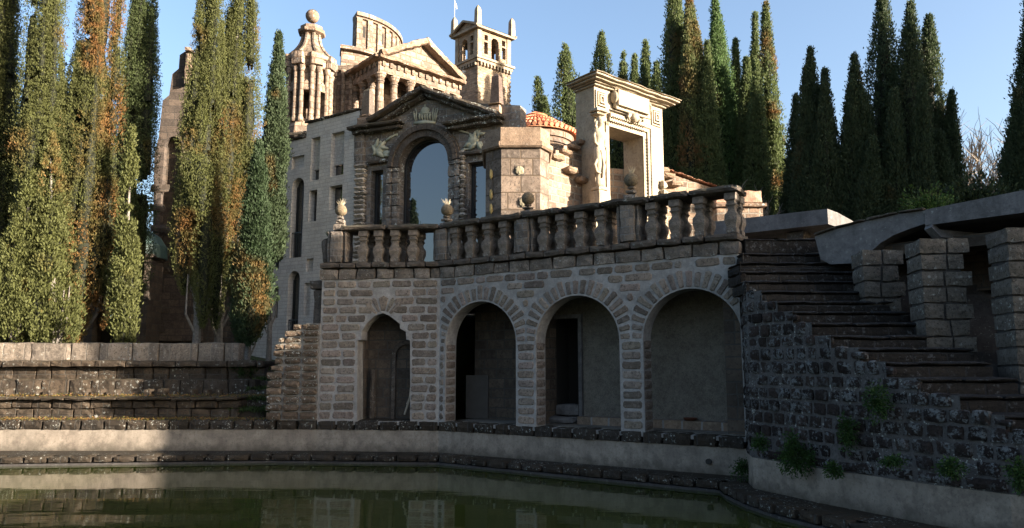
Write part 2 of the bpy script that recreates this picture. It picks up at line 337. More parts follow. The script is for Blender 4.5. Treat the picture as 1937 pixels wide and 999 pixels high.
# ------------------------------------------------------------------ ground, pool, water
LEDGE = .92; BAND = .70; COPE = .20
SX = [(1412, 450), (1405, 478), (1400, 495), (1402, 512), (1411, 530), (1441, 549), (1470, 569), (1499, 588), (1535, 610), (1571, 634), (1625, 657), (1675, 684), (1740, 715), (1815, 748), (1900, 785), (2010, 825)]
SY = [14.07, 13.75, 13.42, 13.1, 12.75, 12.4, 12.07, 11.75, 11.4, 11.05, 10.7, 10.3, 9.9, 9.5, 9.1, 8.6]
STP = [aty(a[0], a[1], y) for a, y in zip(SX, SY)]
WALL = [(-26, 17.6), (-12.45, 18.36), (-4.74, 18.36), (-1.75, 18.0), (4.34, 14.07)]+[(p.x-.02, p.y) for p in STP[2::2]]+[(7.6, 7.8), (10, 6.4)]
WOUT = len(WALL)
EDGE = [(-26, 15.7), (-11.47, 17.0), (-5.6, 17.62), (-1.69, 17.3), (3.66, 13.5), (3.62, 12.9), (3.68, 12.1), (3.86, 11.3), (4.2, 10.5), (4.6, 9.7), (5.1, 8.9), (5.8, 8.1), (6.9, 7.2), (9.3, 5.7)]
assert len(EDGE) == len(WALL), (len(EDGE), len(WALL))
def ridx(pts, p):
    d = 1e9
    for (ax, ay), (bx, by) in zip(pts, pts[1:]):
        L = (bx-ax)**2+(by-ay)**2; t = max(0, min(1, ((p[0]-ax)*(bx-ax)+(p[1]-ay)*(by-ay))/L)); q = (ax+(bx-ax)*t, ay+(by-ay)*t)
        dd = math.hypot(p[0]-q[0], p[1]-q[1])
        if dd < abs(d): d = math.copysign(dd, (bx-ax)*(p[1]-ay)-(by-ay)*(p[0]-ax))
    return d            # > 0: behind the line, on land
def sstep(a, b, x): t = max(0, min(1, (x-a)/(b-a))); return t*t*(3-2*t)
def gz(x, y):
    d = ridx(WALL, (x, y))
    if y < 1.0: return .35
    if d < 1.6 and y < 21: return -1.3
    lv = 0.55
    if x < -5: lv = .55 + 1.65*sstep(21.2, 22.4, y)
    lv2 = 2.25 + 2.2*sstep(27, 38, y) if x < -5 else .6+3.8*sstep(16+max(0, 5-x)*1.5, 24+max(0, 5-x), y)
    r = max(lv, lv2 if (y > 21 or x > 5.5) else lv)
    r += 6*sstep(60, 160, y)
    if x > 10: r += 2.2*sstep(10, 26, x)*sstep(16, 30, y)
    return r + .12*noise.noise(Vector((x*.3, y*.3, 0)))*(1 if d > 6 else 0)
xs = [-400, -200, -100, -60, -40]+[-30+1.0*i for i in range(66)]+[40, 60, 100, 200, 400]
ys = [-300, -150, -60, -20, -6, 0.95, 1.05]+[2+1.0*i for i in range(60)]+[66, 75, 90, 110, 140, 180, 260, 500]
g = MB(); g.add([(x, y, gz(x, y)) for y in ys for x in xs], [(j*len(xs)+i, j*len(xs)+i+1, (j+1)*len(xs)+i+1, (j+1)*len(xs)+i) for j in range(len(ys)-1) for i in range(len(xs)-1)])
m_ground = stone('leafy_soil', (.06, .05, .03), (.05, .07, .025), dark=.3, pit=.5, bump=1.0)
tag(g.build('ground', m_ground, smooth=True), kind='structure')
def water_mat():
    m = bpy.data.materials.new('murky_green_water'); m.use_nodes = True; t = m.node_tree; p = t.nodes['Principled BSDF']
    tc = N(t, 'ShaderNodeTexCoord'); mp = N(t, 'ShaderNodeMapping'); mp.inputs['Scale'].default_value = (.35, 1.1, 1); t.links.new(tc.outputs['Object'], mp.inputs[0])
    n = noise_n(t, mp.outputs[0], 1.6, 3, .5); n2 = noise_n(t, tc.outputs['Object'], 9, 2, .5)
    t.links.new(mixc(t, n, (.019, .025, .006), (.034, .042, .01)), p.inputs['Base Color'])
    p.inputs['Roughness'].default_value = .035; p.inputs['IOR'].default_value = 1.36
    bp = N(t, 'ShaderNodeBump'); bp.inputs['Strength'].default_value = .12; bp.inputs['Distance'].default_value = .05
    t.links.new(mathn(t, 'ADD', mathn(t, 'MULTIPLY', n, .6), mathn(t, 'MULTIPLY', n2, .05)), bp.inputs['Height']); t.links.new(bp.outputs[0], p.inputs['Normal'])
    return m
wmb = MB(); wmb.add([(-40, 1, 0), (30, 1, 0), (30, 19.5, 0), (-40, 19.5, 0)], [(0, 1, 2, 3)])
tag(wmb.build('pool_water', water_mat()), kind='structure')
def strip(mb, A, B, zA, zB):
    n = len(A); mb.add([(p[0], p[1], zA) for p in A]+[(p[0], p[1], zB) for p in B], [(i, i+1, n+i+1, n+i) for i in range(n-1)])
def along(pts, step, jit=.0):
    """walk a line: yields (start, end) points of blocks"""
    out = []
    for a, b in zip(pts, pts[1:]):
        a = Vector(a); b = Vector(b); L = (b-a).length; n = max(1, int(round(L/step))); cuts = [0]+[(i+random.uniform(-jit, jit))/n for i in range(1, n)]+[1]
        for u, v_ in zip(cuts, cuts[1:]): out.append((a.lerp(b, u), a.lerp(b, v_)))
    return out
def blockM(a, b, z): return Matrix.Translation((a[0], a[1], z)) @ Matrix.Rotation(math.atan2(b[1]-a[1], b[0]-a[0]), 4, 'Z')
def lerp_line(A, B, k): return [(a[0]+(b[0]-a[0])*k, a[1]+(b[1]-a[1])*k) for a, b in zip(A, B)]
pool = Th('pool_coping', 'low dark mossy stone coping running round the edge of the green pool', 'pool coping', (0, 17, 0))
def rel(pts): return [(p[0]-0, p[1]-17) for p in pts]
c = MB()
for a, b in along([p for p in rel(EDGE)], .48, .12):
    L = (b-a).length; c.rbox(.006, L-.006, -.02+random.uniform(-.01, .01), .5, .045, COPE+random.uniform(-.012, .012), .012, .13, .02, blockM(a, b, 0))
c.build('coping_stone_row', m_cope, pool)
mid = lerp_line(EDGE, WALL, .25); c = MB(); strip(c, rel(mid), rel([(p[0], p[1]+.1) for p in WALL]), COPE-.012, COPE-.005); c.build('coping_tread', m_cope, pool)
c = MB(); strip(c, rel([(p[0], p[1]-.03) for p in EDGE]), rel([(p[0], p[1]-.015) for p in EDGE]), -.6, .045); c2 = rel([(p[0], p[1]-.015) for p in EDGE]); strip(c, c2, rel([(p[0], p[1]+.4) for p in EDGE]), .045, .045)
c.build('waterline_band', m_bmort, pool)
pw = Th('pool_wall', 'long pale plastered wall with a dark stone ledge above the pool coping', 'pool wall', (0, 18, 0))
def rel2(pts): return [(p[0], p[1]-18) for p in pts]
c = MB(); strip(c, rel2(WALL), rel2(WALL), -.2, BAND); c.build('plaster_face', m_plast, pw)
c = MB()
for a, b in along(rel2(WALL[:5]), .52, .15):
    L = (b-a).length; c.rbox(.005, L-.005, -.05+random.uniform(-.012, .012), .6, BAND-.01, LEDGE+random.uniform(-.008, .008), .014, .13, .02, blockM(a, b, 0))
c.build('ledge_stone_row', m_cope, pw)
c = MB(); k = aty(1344, 872, 14.52); c.lathe(0, 0, [(.055, 0), (.055, .1)], 12); o = c.build('drain_hole', m_void, pw)
o.location = (k.x-.02, k.y-18-.03, k.z); o.rotation_euler = (math.pi/2, 0, R(-32.8))

# ------------------------------------------------------------------ left terraces
tr = Th('stone_terrace', 'broad mossy stone terrace steps rising from the pool on the left', 'terrace steps', (-9, 18.6, 0))
def tx(px, py, Y): return aty(px, py, Y).x+9
def courses(mb, x0, x1, y0, y1, z0, z1, step, amp=.014):
    x = x0
    while x < x1-.05:
        nx = min(x1, x+step*random.uniform(.75, 1.25))
        if x1-nx < .15: nx = x1
        mb.rbox(x+.004, nx-.004, y0+random.uniform(-.012, .012), y1, z0, z1+random.uniform(-.008, .008), amp, .15, .018); x = nx
xr1 = tx(446, 770, 18.9); xl = -13
for nm, Y0, Y1, z0, z1, st in (('tread_course', .3, 1.8, .5, .93, .8), ('riser_course', .45, 2.0, .9, 1.16, .52), ('riser_course', .47, 2.0, 1.16, 1.36, .47), ('lip_course', .33, 2.0, 1.365, 1.46, .6),
                           ('riser_course', 1.7, 3.4, 1.4, 1.87, .6), ('riser_course', 2.4, 3.6, 1.8, 2.2, .55), ('lip_course', 2.2, 3.4, 2.2, 2.38, .7)):
    c = MB(); courses(c, xl, xr1 if nm != 'tread_course' else tx(500, 790, 18.6), Y0, Y1, z0, z1, st); c.build(nm, m_terr, tr)
tp = Th('terrace_parapet', 'long grey stone parapet with white lichen below the left cypresses', 'parapet', (-9, 21.5, 2.3))
c = MB(); courses(c, -13, aty(452, 670, 21.5).x+9, 0, .5, .0, .60, 1.0, .01); c.build('parapet_course', m_parap, tp)
for i, (px, wpx) in enumerate([(8, 20), (67, 17), (96, 11), (162, 12), (190, 12), (219, 13), (281, 12), (308, 15), (365, 12), (392, 10), (414, 11)]):
    q = aty(px, 748, 19.6)
    t = MB(); s_ = wpx/1400*19.6; t.rbox(-s_/2, s_/2, -.14, .14, 0, .15+.03*random.random(), .012, .08, .015)
    o = t.build('stone_block', m_terr); o.location = (q.x, 19.6, 1.462); o.rotation_euler = (0, 0, random.uniform(-.15, .15))
    tag(o, ['squared stone stub lit by the sun at the left end of the terrace', 'second small stone stub from the left on the terrace step, sunlit', 'third small stone stub from the left, at the shadow edge', 'fourth stone stub from the left on the terrace step, in shade', 'fifth stone stub from the left on the terrace step, in shade', 'sixth stone stub from the left on the terrace step, in shade',
            'seventh stone stub from the left on the terrace step, in shade', 'wider eighth stone stub from the left on the terrace step', 'ninth stone stub from the left on the terrace step', 'tenth stone stub from the left on the terrace step', 'last stone stub at the shaded right end of the terrace step'][i], 'stone block', 'small stone stubs on the terrace step')
gs = Th('side_steps', 'narrow overgrown steps between the terrace and the ruined wall end', 'steps', (aty(475, 760, 19.4).x, 19.2, .9))
for k in range(5):
    c = MB(); c.rbox(-.42, .42, k*.5, k*.5+.9, -.2+k*.25, .2+k*.25, .02, .15, .02); c.build('step', m_terr, gs)

# ------------------------------------------------------------------ arcade
PA = (-1.75, 18.0); QA = (4.34, 14.07); PB = (-4.74, 18.36); rA = facing(PA, QA); rB = facing(PB, PA)
ar = Th('arcade_building', 'tufa arcade with three round arches and a pointed niche above the pool', 'arcade', (PA[0], PA[1], 0), rA)
fb = Fr(ar, (PB[0], PB[1], 0), rB)
LA = math.hypot(QA[0]-PA[0], QA[1]-PA[1]); LB = math.hypot(PA[0]-PB[0], PA[1]-PB[1])
ZC0 = fb.uv(700, 529)[1]; ZC1 = fb.uv(700, 508)[1]; ZP = fb.uv(700, 496)[1]; ZR0 = fb.uv(700, 437)[1]; ZR1 = fb.uv(700, 425)[1]
print('levels', ZC0, ZC1, ZP, ZR0, ZR1)
AR = []
for xl_, xr_, xt, yt in ((841, 976, 908, 570), (1014, 1175, 1103, 558), (1220, 1412, 1320, 545)):
    u0 = ar.uv(xl_, 800)[0]; u1 = ar.uv(xr_, 815)[0]; vt = ar.uv(xt, yt)[1]; AR.append((u0, u1, vt-(u1-u0)/2*.98, vt))
print(AR)
wt = MB(); wt.prism(rect(0, LA, LEDGE-.1, ZC0+.02), 0, .42, [arch(a, b, LEDGE-.02, s_, t_, 24) for a, b, s_, t_ in AR]); wt.build('arcade_wall', m_mortar, ar)
Z6 = lambda X, Y: fb.uv(480+X/3.33, 560+Y/3.33)
NI = [Z6(*q) for q in [(650, 790), (985, 790), (985, 278), (960, 275), (958, 225), (922, 205), (920, 175), (855, 125), (815, 107), (760, 125), (712, 170), (680, 222), (678, 275), (652, 280)]]
wt = MB(); wt.prism(rect(0, LB, LEDGE-.1, ZC0+.02), 0, .45, [NI]); bld(wt, 'niche_wall', m_mortar, fb)
# individual stones set proud of the mortar
def stonepoly(mb, pts, out=.018, tint=None):
    n = len(pts); cx_ = sum(p[0] for p in pts)/n; cz_ = sum(p[1] for p in pts)/n
    mb.tint = tint or (lambda k: (k*random.uniform(.95, 1.05), k, k*random.uniform(.92, 1.04)))(random.choice([.6, .8, .9, 1, 1, 1.1, 1.2, 1.35]))
    vs = [(p[0], .006, p[1]) for p in pts]+[(p[0]+(cx_-p[0])*.05, -out*.7, p[1]+(cz_-p[1])*.09) for p in pts]+[(p[0]+(cx_-p[0])*.16, -out, p[1]+(cz_-p[1])*.28) for p in pts]
    mb.add(vs, [tuple(range(2*n, 3*n))]+[(k*n+i, k*n+(i+1) % n, (k+1)*n+(i+1) % n, (k+1)*n+i) for k in (0, 1) for i in range(n)])
def rr(u0, u1, v0, v1, j=.012):
    r_ = lambda: random.uniform(-j, j); c_ = .035; um = (u0+u1)/2; vm = (v0+v1)/2
    return [(u0+c_+r_(), v0+r_()), (um, v0+r_()), (u1-c_+r_(), v0+r_()), (u1+r_(), v0+c_+r_()), (u1+r_(), v1-c_+r_()), (u1-c_+r_(), v1+r_()), (um, v1+r_()), (u0+c_+r_(), v1+r_()), (u0+r_(), v1-c_+r_()), (u0+r_(), v0+c_+r_())]
def spans(u0, u1, blocks):
    out = [(u0, u1)]
    for a, b in blocks:
        nx = []
        for p, q in out:
            if b <= p or a >= q: nx.append((p, q))
            else:
                if a-p > .1: nx.append((p, a))
                if q-b > .1: nx.append((b, q))
        out = nx
    return out
def lay(mb, u0, u1, v0, v1, hgt, blk, lmin=.26, lmax=.5, gap=.045):
    v = v0
    n = int(round((v1-v0)/hgt)); hh = (v1-v0)/n
    for k in range(n):
        a, b = v+gap/2, v+hh-gap/2
        for p, q in spans(u0, u1, blk(a, b)):
            u = p+gap/2
            while u < q-.1:
                l = random.uniform(lmin, lmax)
                if q-(u+l) < .2: l = q-gap/2-u
                if l > .08: stonepoly(mb, rr(u, u+l, a, b), random.uniform(.012, .024))
                u += l+gap
        v += hh
RING = .40
def blkA(a, b):
    o = []
    for u0, u1, vs, vt in AR:
        c_ = (u0+u1)/2; r_ = (u1-u0)/2
        def half(v):
            if v <= vs+.12: return r_
            d = v-vs; q = (r_+RING)**2-d*d; return math.sqrt(q) if q > 0 else 0
        h_ = max(half(a), half(b)) if b > vs+.12 else r_
        if h_ > 0: o.append((c_-h_-.03, c_+h_+.03))
    return o
sm = MB(); lay(sm, .0, LA-.02, LEDGE+.02, ZC0-.01, .205, blkA)
mids = [(-9, .0)]+[0]*0
for i, (u0, u1, vs, vt) in enumerate(AR):
    c_ = (u0+u1)/2; r_ = (u1-u0)/2; n = 21; lo = (AR[i-1][1]+u0)/2 if i else 0.02; hi = (AR[i+1][0]+u1)/2 if i < 2 else LA-.02
    for k in range(n):
        a0 = math.pi*(k+.16)/n; a1 = math.pi*(k+.84)/n; am = (a0+a1)/2; ro = r_+RING-random.uniform(.0, .07)
        if ro*math.cos(am)+c_ > hi-.02: ro = (hi-.02-c_)/math.cos(am)
        if ro*math.cos(am)+c_ < lo+.02: ro = (lo+.02-c_)/math.cos(am)
        ri = r_+.035
        if ro-ri < .08: continue
        P = lambda rad, an: (c_+rad*math.cos(an)+random.uniform(-.006, .006), vs+rad*.985*math.sin(an)+random.uniform(-.006, .006))
        stonepoly(sm, [P(ri, a0), P((ri+ro)/2, a0+.004), P(ro-.02, a0), P(ro, am), P(ro-.02, a1), P((ri+ro)/2, a1-.004), P(ri, a1), P(ri-.01, am)][::1], random.uniform(.014, .026))
# the stones of the jamb reveals
sm.build('arcade_stones', m_stones, ar)
for u0, u1, vs, vt in AR:
    for (uu, sgn) in ((u0, 1), (u1, -1)):
        v = LEDGE+.02; jm = MB()
        while v < vs:
            jm.tint = (random.uniform(.7, 1.2),)*3
            jm.rbox(min(uu, uu+sgn*.014)-.02, max(uu, uu+sgn*.014)+.02, .03, .39, v, v+.165, .006, .12, .02)
            v += .205
        jm.build('jamb_stones', m_stones, ar)
# niche wing stones
nb = [(p[0], p[1]) for p in NI]; nu0, nu1 = nb[0][0], nb[1][0]
def blkB(a, b):
    if a > nb[8][1]-.05 and a > nb[8][1]+.42: return []
    if a > nb[8][1]-.12: return [(nb[8][0]-.26, nb[8][0]+.26)]
    us = [p for p in nb if p[1] >= a-.12]; return [(min(p[0] for p in us)-.02, max(p[0] for p in us)+.02)]
sm = MB(); lay(sm, .02, LB-.05, LEDGE+.02, ZC0-.01, .215, blkB, .28, .52)
cx_, cz_ = nb[8]
for k, (a0, a1) in enumerate([(-46, -34), (-28, -17), (-11, 11), (17, 28), (34, 46)]):
    P = lambda r_, a: (cx_+math.sin(R(a))*r_, cz_-.22+math.cos(R(a))*r_)
    stonepoly(sm, [P(.27, a0), P(.27, a1), P(.6, a1*1.05), P(.66, (a0+a1)/2), P(.6, a0*1.05)], .02)
bld(sm, 'niche_wall_stones', m_stones, fb)
# niche interior
wt = MB(); wt.box(nu0-.3, nu1+.3, .75, .85, LEDGE-.1, ZC0); bld(wt, 'niche_back', m_brickr if False else m_bwall, fb)
ia = [fb.uv(480+x/3.33, 560+y/3.33, .7) for x, y in ((890, 770), (1100, 300))]
wt = MB(); u0, v0 = fb.uv(747, 790, .72); u1 = u0+.62; vtt = fb.uv(775, 650, .72)[1]
o1 = arch(u0-.09, u1+.09, LEDGE, vtt-.25, vtt+.08, 14); wt.prism(o1, .66, .75, [arch(u0, u1, LEDGE+.001, vtt-.3, vtt-.02, 14)]); bld(wt, 'blind_arch_frame', m_tufad, fb)
wt = MB(); x_ = fb.uv(707, 790, .7)[0]; wt.rbox(x_-.09, x_+.05, .55, .74, LEDGE, fb.uv(707, 697, .6)[1], .01); bld(wt, 'niche_post', m_tufad, fb)
wt = MB(); wt.rbox(nu0-.1, nu1+.1, .1, .9, LEDGE-.12, LEDGE+.005, .008); bld(wt, 'niche_sill', m_cope, fb)
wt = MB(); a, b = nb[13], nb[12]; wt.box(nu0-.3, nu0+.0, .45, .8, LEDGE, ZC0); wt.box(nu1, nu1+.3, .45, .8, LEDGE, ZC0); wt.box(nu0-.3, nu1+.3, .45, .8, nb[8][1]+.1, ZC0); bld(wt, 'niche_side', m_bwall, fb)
stk = MB(); q0 = fb.w(*[(lambda t: (t[0], .42, t[1]))(fb.uv(765, 786, .42))][0]); q1 = fb.w(*[(lambda t: (t[0], .66, t[1]))(fb.uv(779, 715, .66))][0])
base = q0.copy(); stk.tube([Vector((0, 0, .02)), (q1-q0)*.45+Vector((.05, 0, 0)), (q1-q0)], [.022, .03, .014], 7)
stk.tube([(q1-q0)*.3, (q1-q0)*.3+Vector((.1, 0, .22))], [.018, .007], 6)
o = stk.build('driftwood_branch', m_wood); o.location = base; tag(o, 'bleached forked branch leaning inside the pointed niche', 'branch')
# cornice and corner
for nm, z0, z1, out, mt in (('cornice_course', ZC0, ZC1, .05, 0), ('balcony_plinth', ZC1+.003, ZP, .13, 1)):
    for F_, L0, L1 in ((ar, 0.0, LA+.06), (fb, -.06, LB)):
        c = MB(); u = L0
        while u < L1-.05:
            nx = min(L1, u+random.uniform(.4, .6)); nx = L1 if L1-nx < .15 else nx
            c.tint = (random.choice([.75, .9, 1, 1.15, 1.5]),)*3
            c.rbox(u+.003, nx-.003, -out+random.uniform(-.008, .008), .6, z0, z1, .012, .13, .02); u = nx
        bld(c, nm, m_tufad if mt else stone('cornice_stone', (.135, .112, .094), (.215, .178, .148), dark=.45, soot=.5, lichen=.35, pit=.7, bump=.9, tint=True), F_)
# side and floors
body = MB()
bk = [ar.w(LA, .0, 0), ar.w(LA+.02, 8.5, 0)]
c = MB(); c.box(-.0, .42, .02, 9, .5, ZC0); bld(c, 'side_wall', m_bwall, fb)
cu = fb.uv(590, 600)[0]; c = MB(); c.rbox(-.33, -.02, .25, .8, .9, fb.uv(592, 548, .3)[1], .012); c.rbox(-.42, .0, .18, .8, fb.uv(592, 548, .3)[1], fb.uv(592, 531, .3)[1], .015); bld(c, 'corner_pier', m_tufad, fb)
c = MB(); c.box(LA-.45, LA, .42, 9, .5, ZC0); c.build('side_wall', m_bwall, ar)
terr = Th('upper_terrace', 'raised terrace floor behind the balustrade on top of the arcade', 'terrace', (0, 20, ZC1-.2))
pl = [(PB[0]+.1, PB[1]+.2), (PA[0]+.05, PA[1]+.15), (QA[0]-.2, QA[1]+.2), (8.6, 22), (9, 31), (-5.5, 31), (-5.2, 24)]
c = MB(); n = len(pl); c.add([(x, y-20, 0) for x, y in pl]+[(x, y-20, .2) for x, y in pl], [tuple(range(n))[::-1], tuple(range(n, 2*n))]+[(i, (i+1) % n, n+(i+1) % n, n+i) for i in range(n)])
c.build('terrace_slab', m_tufas, terr)
# room behind the arches
c = MB(); du0, dv0 = ar.uv(1040, 790, 1.3); du1 = ar.uv(1098, 790, 1.3)[0]; dvt = ar.uv(1070, 603, 1.3)[1]
c.box(AR[0][1]+.15, du0, 1.3, 1.45, LEDGE-.1, ZC0); c.box(du1, LA-.3, 1.3, 1.45, LEDGE-.1, ZC0); c.box(du0, du1, 1.3, 1.45, dvt, ZC0); c.build('rough_plaster_wall', m_iplast, ar)
c = MB(); c.box(.1, AR[0][1]+.15, 1.32, 1.47, LEDGE-.1, ZC0); c.box(AR[0][1]+.02, AR[0][1]+.3, .42, 1.32, LEDGE-.1, ZC0); c.build('inner_block_wall', m_bwall, ar)
c = MB(); a_, b_ = ar.uv(880, 790, 1.25); e_ = ar.uv(922, 710, 1.25); c.box(a_, e_[0], 1.27, 1.33, LEDGE, e_[1]); c.build('blind_panel', plain('dim_panel', (.07, .062, .055), .9), ar)
c = MB(); c.box(0.1, LA-.1, .3, 3, LEDGE-.15, LEDGE-.004); c.build('loggia_floor', m_iplast, ar)
c = MB(); c.box(0, LA, .43, 1.5, ZC0-.25, ZC0); c.build('loggia_ceiling', m_iplast, ar)
fr_ = MB(); fr_.box(du1, du1+.09, 1.22, 1.3, LEDGE, dvt+.09); fr_.box(du0-.09, du0, 1.22, 1.3, LEDGE, dvt+.09); fr_.box(du0, du1, 1.22, 1.3, dvt, dvt+.09); fr_.build('door_frame', m_conc, ar)
c = MB(); c.box(du0-.3, du1+.3, 2.3, 2.4, LEDGE-.1, ZC0); c.box(du0-.1, du0-.02, 1.46, 2.29, LEDGE, ZC0-.01); c.box(du1+.02, du1+.1, 1.46, 2.29, LEDGE, ZC0-.01); c.build('passage', m_void, ar)
c = MB(); c.rbox(du0, du1-.0, .95, 1.4, LEDGE, LEDGE+.16, .01); c.rbox(du0+.2, du1, 1.2, 1.5, LEDGE+.16, LEDGE+.42, .01); c.build('door_step', m_conc, ar)
c = MB(); c.box(du1+.1, LA-.42, .95, 1.3, LEDGE, LEDGE+.17); c.build('bench', stone('bench_brick', (.2, .15, .11), (.26, .2, .15), brick=(.42, .4), mortar=(.24, .23, .22), msize=.025, dark=.15), ar)
bw = MB(); bw.lathe(0, 0, [(.05, 0), (.12, .01), (.15, .055), (.155, .06), (.135, .06), (.1, .02), (.01, .015)], 20)
t_ = ar.uv(1306, 802, 1.1); o = bw.build('clay_bowl', m_terra, smooth=True); o.location = ar.w(t_[0], 1.1, LEDGE+.171); tag(o, 'shallow orange clay bowl on the bench under the right arch', 'bowl')
# ruined wall end left of the niche
rw = Th('ruined_wall_end', 'crumbling stepped wall of dark lichened blocks left of the niche', 'ruined wall', (PB[0], PB[1], LEDGE), 0)
c = MB(); prof = {}
top = [(503, 715), (517, 700), (517, 655), (540, 640), (540, 625), (553, 622), (572, 612)]
edge = lambda z: None
rows = 0; z = 0
lefts = [(795, 503), (778, 503), (763, 503), (748, 503), (733, 504), (718, 505), (703, 512), (690, 519), (676, 516), (662, 520), (649, 527), (638, 539), (625, 554), (612, 573)]
for k, (py, pxl) in enumerate(lefts[:-1]):
    z0 = rw.uv(550, py)[1]; z1 = rw.uv(550, lefts[k+1][0])[1]; u = rw.uv(pxl, py)[0]
    while u < -.02:
        l = -u-(math.ceil(-u/.43-1e-6-.35)-1)*.43 if -u > .6 else (-u if -u < .5 else -u-.43); l = max(.12, min(l, -u)); l = -u if -u-l < .1 else l
        c.tint = (random.choice([.8, 1, 1, 1.2, 1.5]),)*3; c.rbox(u+.01, u+l-.01, -.11+random.uniform(-.015, .015), .5, z0+.008, z1-.01, .012, .08, .022); u += l
c.build('wall_stones', stone('ruin_stone', (.075, .054, .04), (.125, .09, .065), dark=.45, lichen=.6, lcol=(.42, .45, .42), pit=.7, bump=.9, tint=True, top=.6), rw)
c = MB(); pts = [(rw.uv(px_+5, py)[0], rw.uv(px_, py)[1]) for py, px_ in lefts]; c.prism([(0, 0)]+[(p[0], p[1]) for p in reversed(pts)][0:0]+[(0, pts[-1][1])]+[(p[0]+.04, p[1]) for p in reversed(pts)][:-1]+[(pts[0][0]+.04, 0)], -.04, .45); c.build('wall_core', stone('ruin_mortar', (.15, .14, .13), (.2, .19, .175), dark=.4, pit=.3), rw)

# ------------------------------------------------------------------ balustrade
bt = Th('balcony_balustrade', 'lichened stone balustrade with pot finials along the top of the arcade', 'balustrade', (PA[0], PA[1], ZP), rA)
bB = Fr(bt, (PB[0], PB[1], ZP), rB)
HB = ZR0-ZP; HR = ZR1-ZP
m_balu = stone('baluster_stone', (.135, .112, .094), (.215, .178, .148), dark=.45, soot=.5, lichen=.3, pit=.7, bump=.9, top=.4)
def baluster_mesh():
    mb = MB(); pr = [(.12, 0), (.125, .11), (.105, .12), (.12, .2), (.155, .33), (.15, .44), (.1, .52), (.085, .58), (.1, .66), (.13, .7), (.1, .74), (.1, .8), (.135, .83), (.14, 1)]
    k = HB; pr2 = []
    for (r0, z0), (r1, z1) in zip(pr, pr[1:]): pr2 += [(r0, z0*k), ((r0+r1)/2, (z0+z1)/2*k)]
    pr2.append((pr[-1][0], k))
    vs = []; fs = []; per = [(-1, -1), (0, -1), (1, -1), (1, 0), (1, 1), (0, 1), (-1, 1), (-1, 0)]; n = 8
    for i, (r_, z_) in enumerate(pr2):
        for a, b in per:
            e = .94 if a and b else 1; nv = noise.noise_vector(Vector((a*r_*9, b*r_*9, z_*7)))*.012
            vs.append((a*r_*.86*e+nv.x, b*r_*.95*e+nv.y, z_))
    m = len(pr2); fs = [(i*n+k_, i*n+(k_+1) % n, (i+1)*n+(k_+1) % n, (i+1)*n+k_) for i in range(m-1) for k_ in range(n)]
    mb.add(vs, fs); return mb
bal0 = baluster_mesh().build('baluster', m_balu, bt)
first = True
def put_bal(F_, u, y, rot=0):
    global first
    if first: o = bal0; first = False
    else: o = bal0.copy(); COL.objects.link(o); o.parent = bt.o
    p = F_.w(u, y, 0); M1 = Matrix.Translation(bt.loc) @ Matrix.Rotation(bt.rz, 4, 'Z')
    o.matrix_basis = M1.inverted() @ (Matrix.Translation(p) @ Matrix.Rotation(F_.rz+rot, 4, 'Z'))
bu = [bB.uv(px_, 470)[0] for px_ in (683, 712, 743, 777)]; au = [bt.uv(px_, 440, .1)[0] for px_ in (864, 893, 925, 956, 1031, 1064, 1100, 1139, 1236, 1280, 1326)]
for u in bu: put_bal(bB, u+.05, .08); put_bal(bB, u+.12, .48)
for u in au: put_bal(bt, u, .1); put_bal(bt, u+.02, .48)
put_bal(bt, LA-.1, .1); put_bal(bt, LA-.1, .48)
def pier(F_, u, wd, h, half=True):
    c = MB(); c.rbox(u-wd/2, u+wd/2, -.06, .58, 0, h, .012, .13, .02)
    if half: c.rbox(u+wd/2, u+wd/2+.1, .0, .5, 0, h, .01); c.rbox(u-wd/2-.1, u-wd/2, .0, .5, 0, h, .01)
    bld(c, 'pier', stone('pier_brick', (.14, .118, .1), (.22, .185, .155), brick=(.3, .17), mortar=(.2, .185, .17), msize=.012, dark=.4, lichen=.25, pit=.6, bump=.9), F_)
piers = [(bB, bB.uv(633, 470)[0]+.05, .34), (bt, .0, .36), (bt, bt.uv(989, 430)[0], .34), (bt, bt.uv(1187, 410)[0], .34)]
for F_, u, wd in piers: pier(F_, u, wd, HB+.02)
c = MB(); c.rbox(-.12, .14, .1, .5, 0, HB*.9, .03, .12, .05); bld(c, 'weathered_corner_stub', m_tufad, bB)
def rail(F_, u0, u1):
    c = MB(); u = u0
    while u < u1-.05:
        nx = min(u1, u+random.uniform(.8, 1.2)); nx = u1 if u1-nx < .3 else nx
        c.rbox(u+.003, nx-.003, -.12+random.uniform(-.01, .01), .64, HB, HR+random.uniform(-.006, .006), .014, .13, .03); u = nx
    bld(c, 'rail', m_tufad, F_)
rail(bB, bB.uv(645, 430)[0], LB-.05); rail(bt, .08, LA+.1)
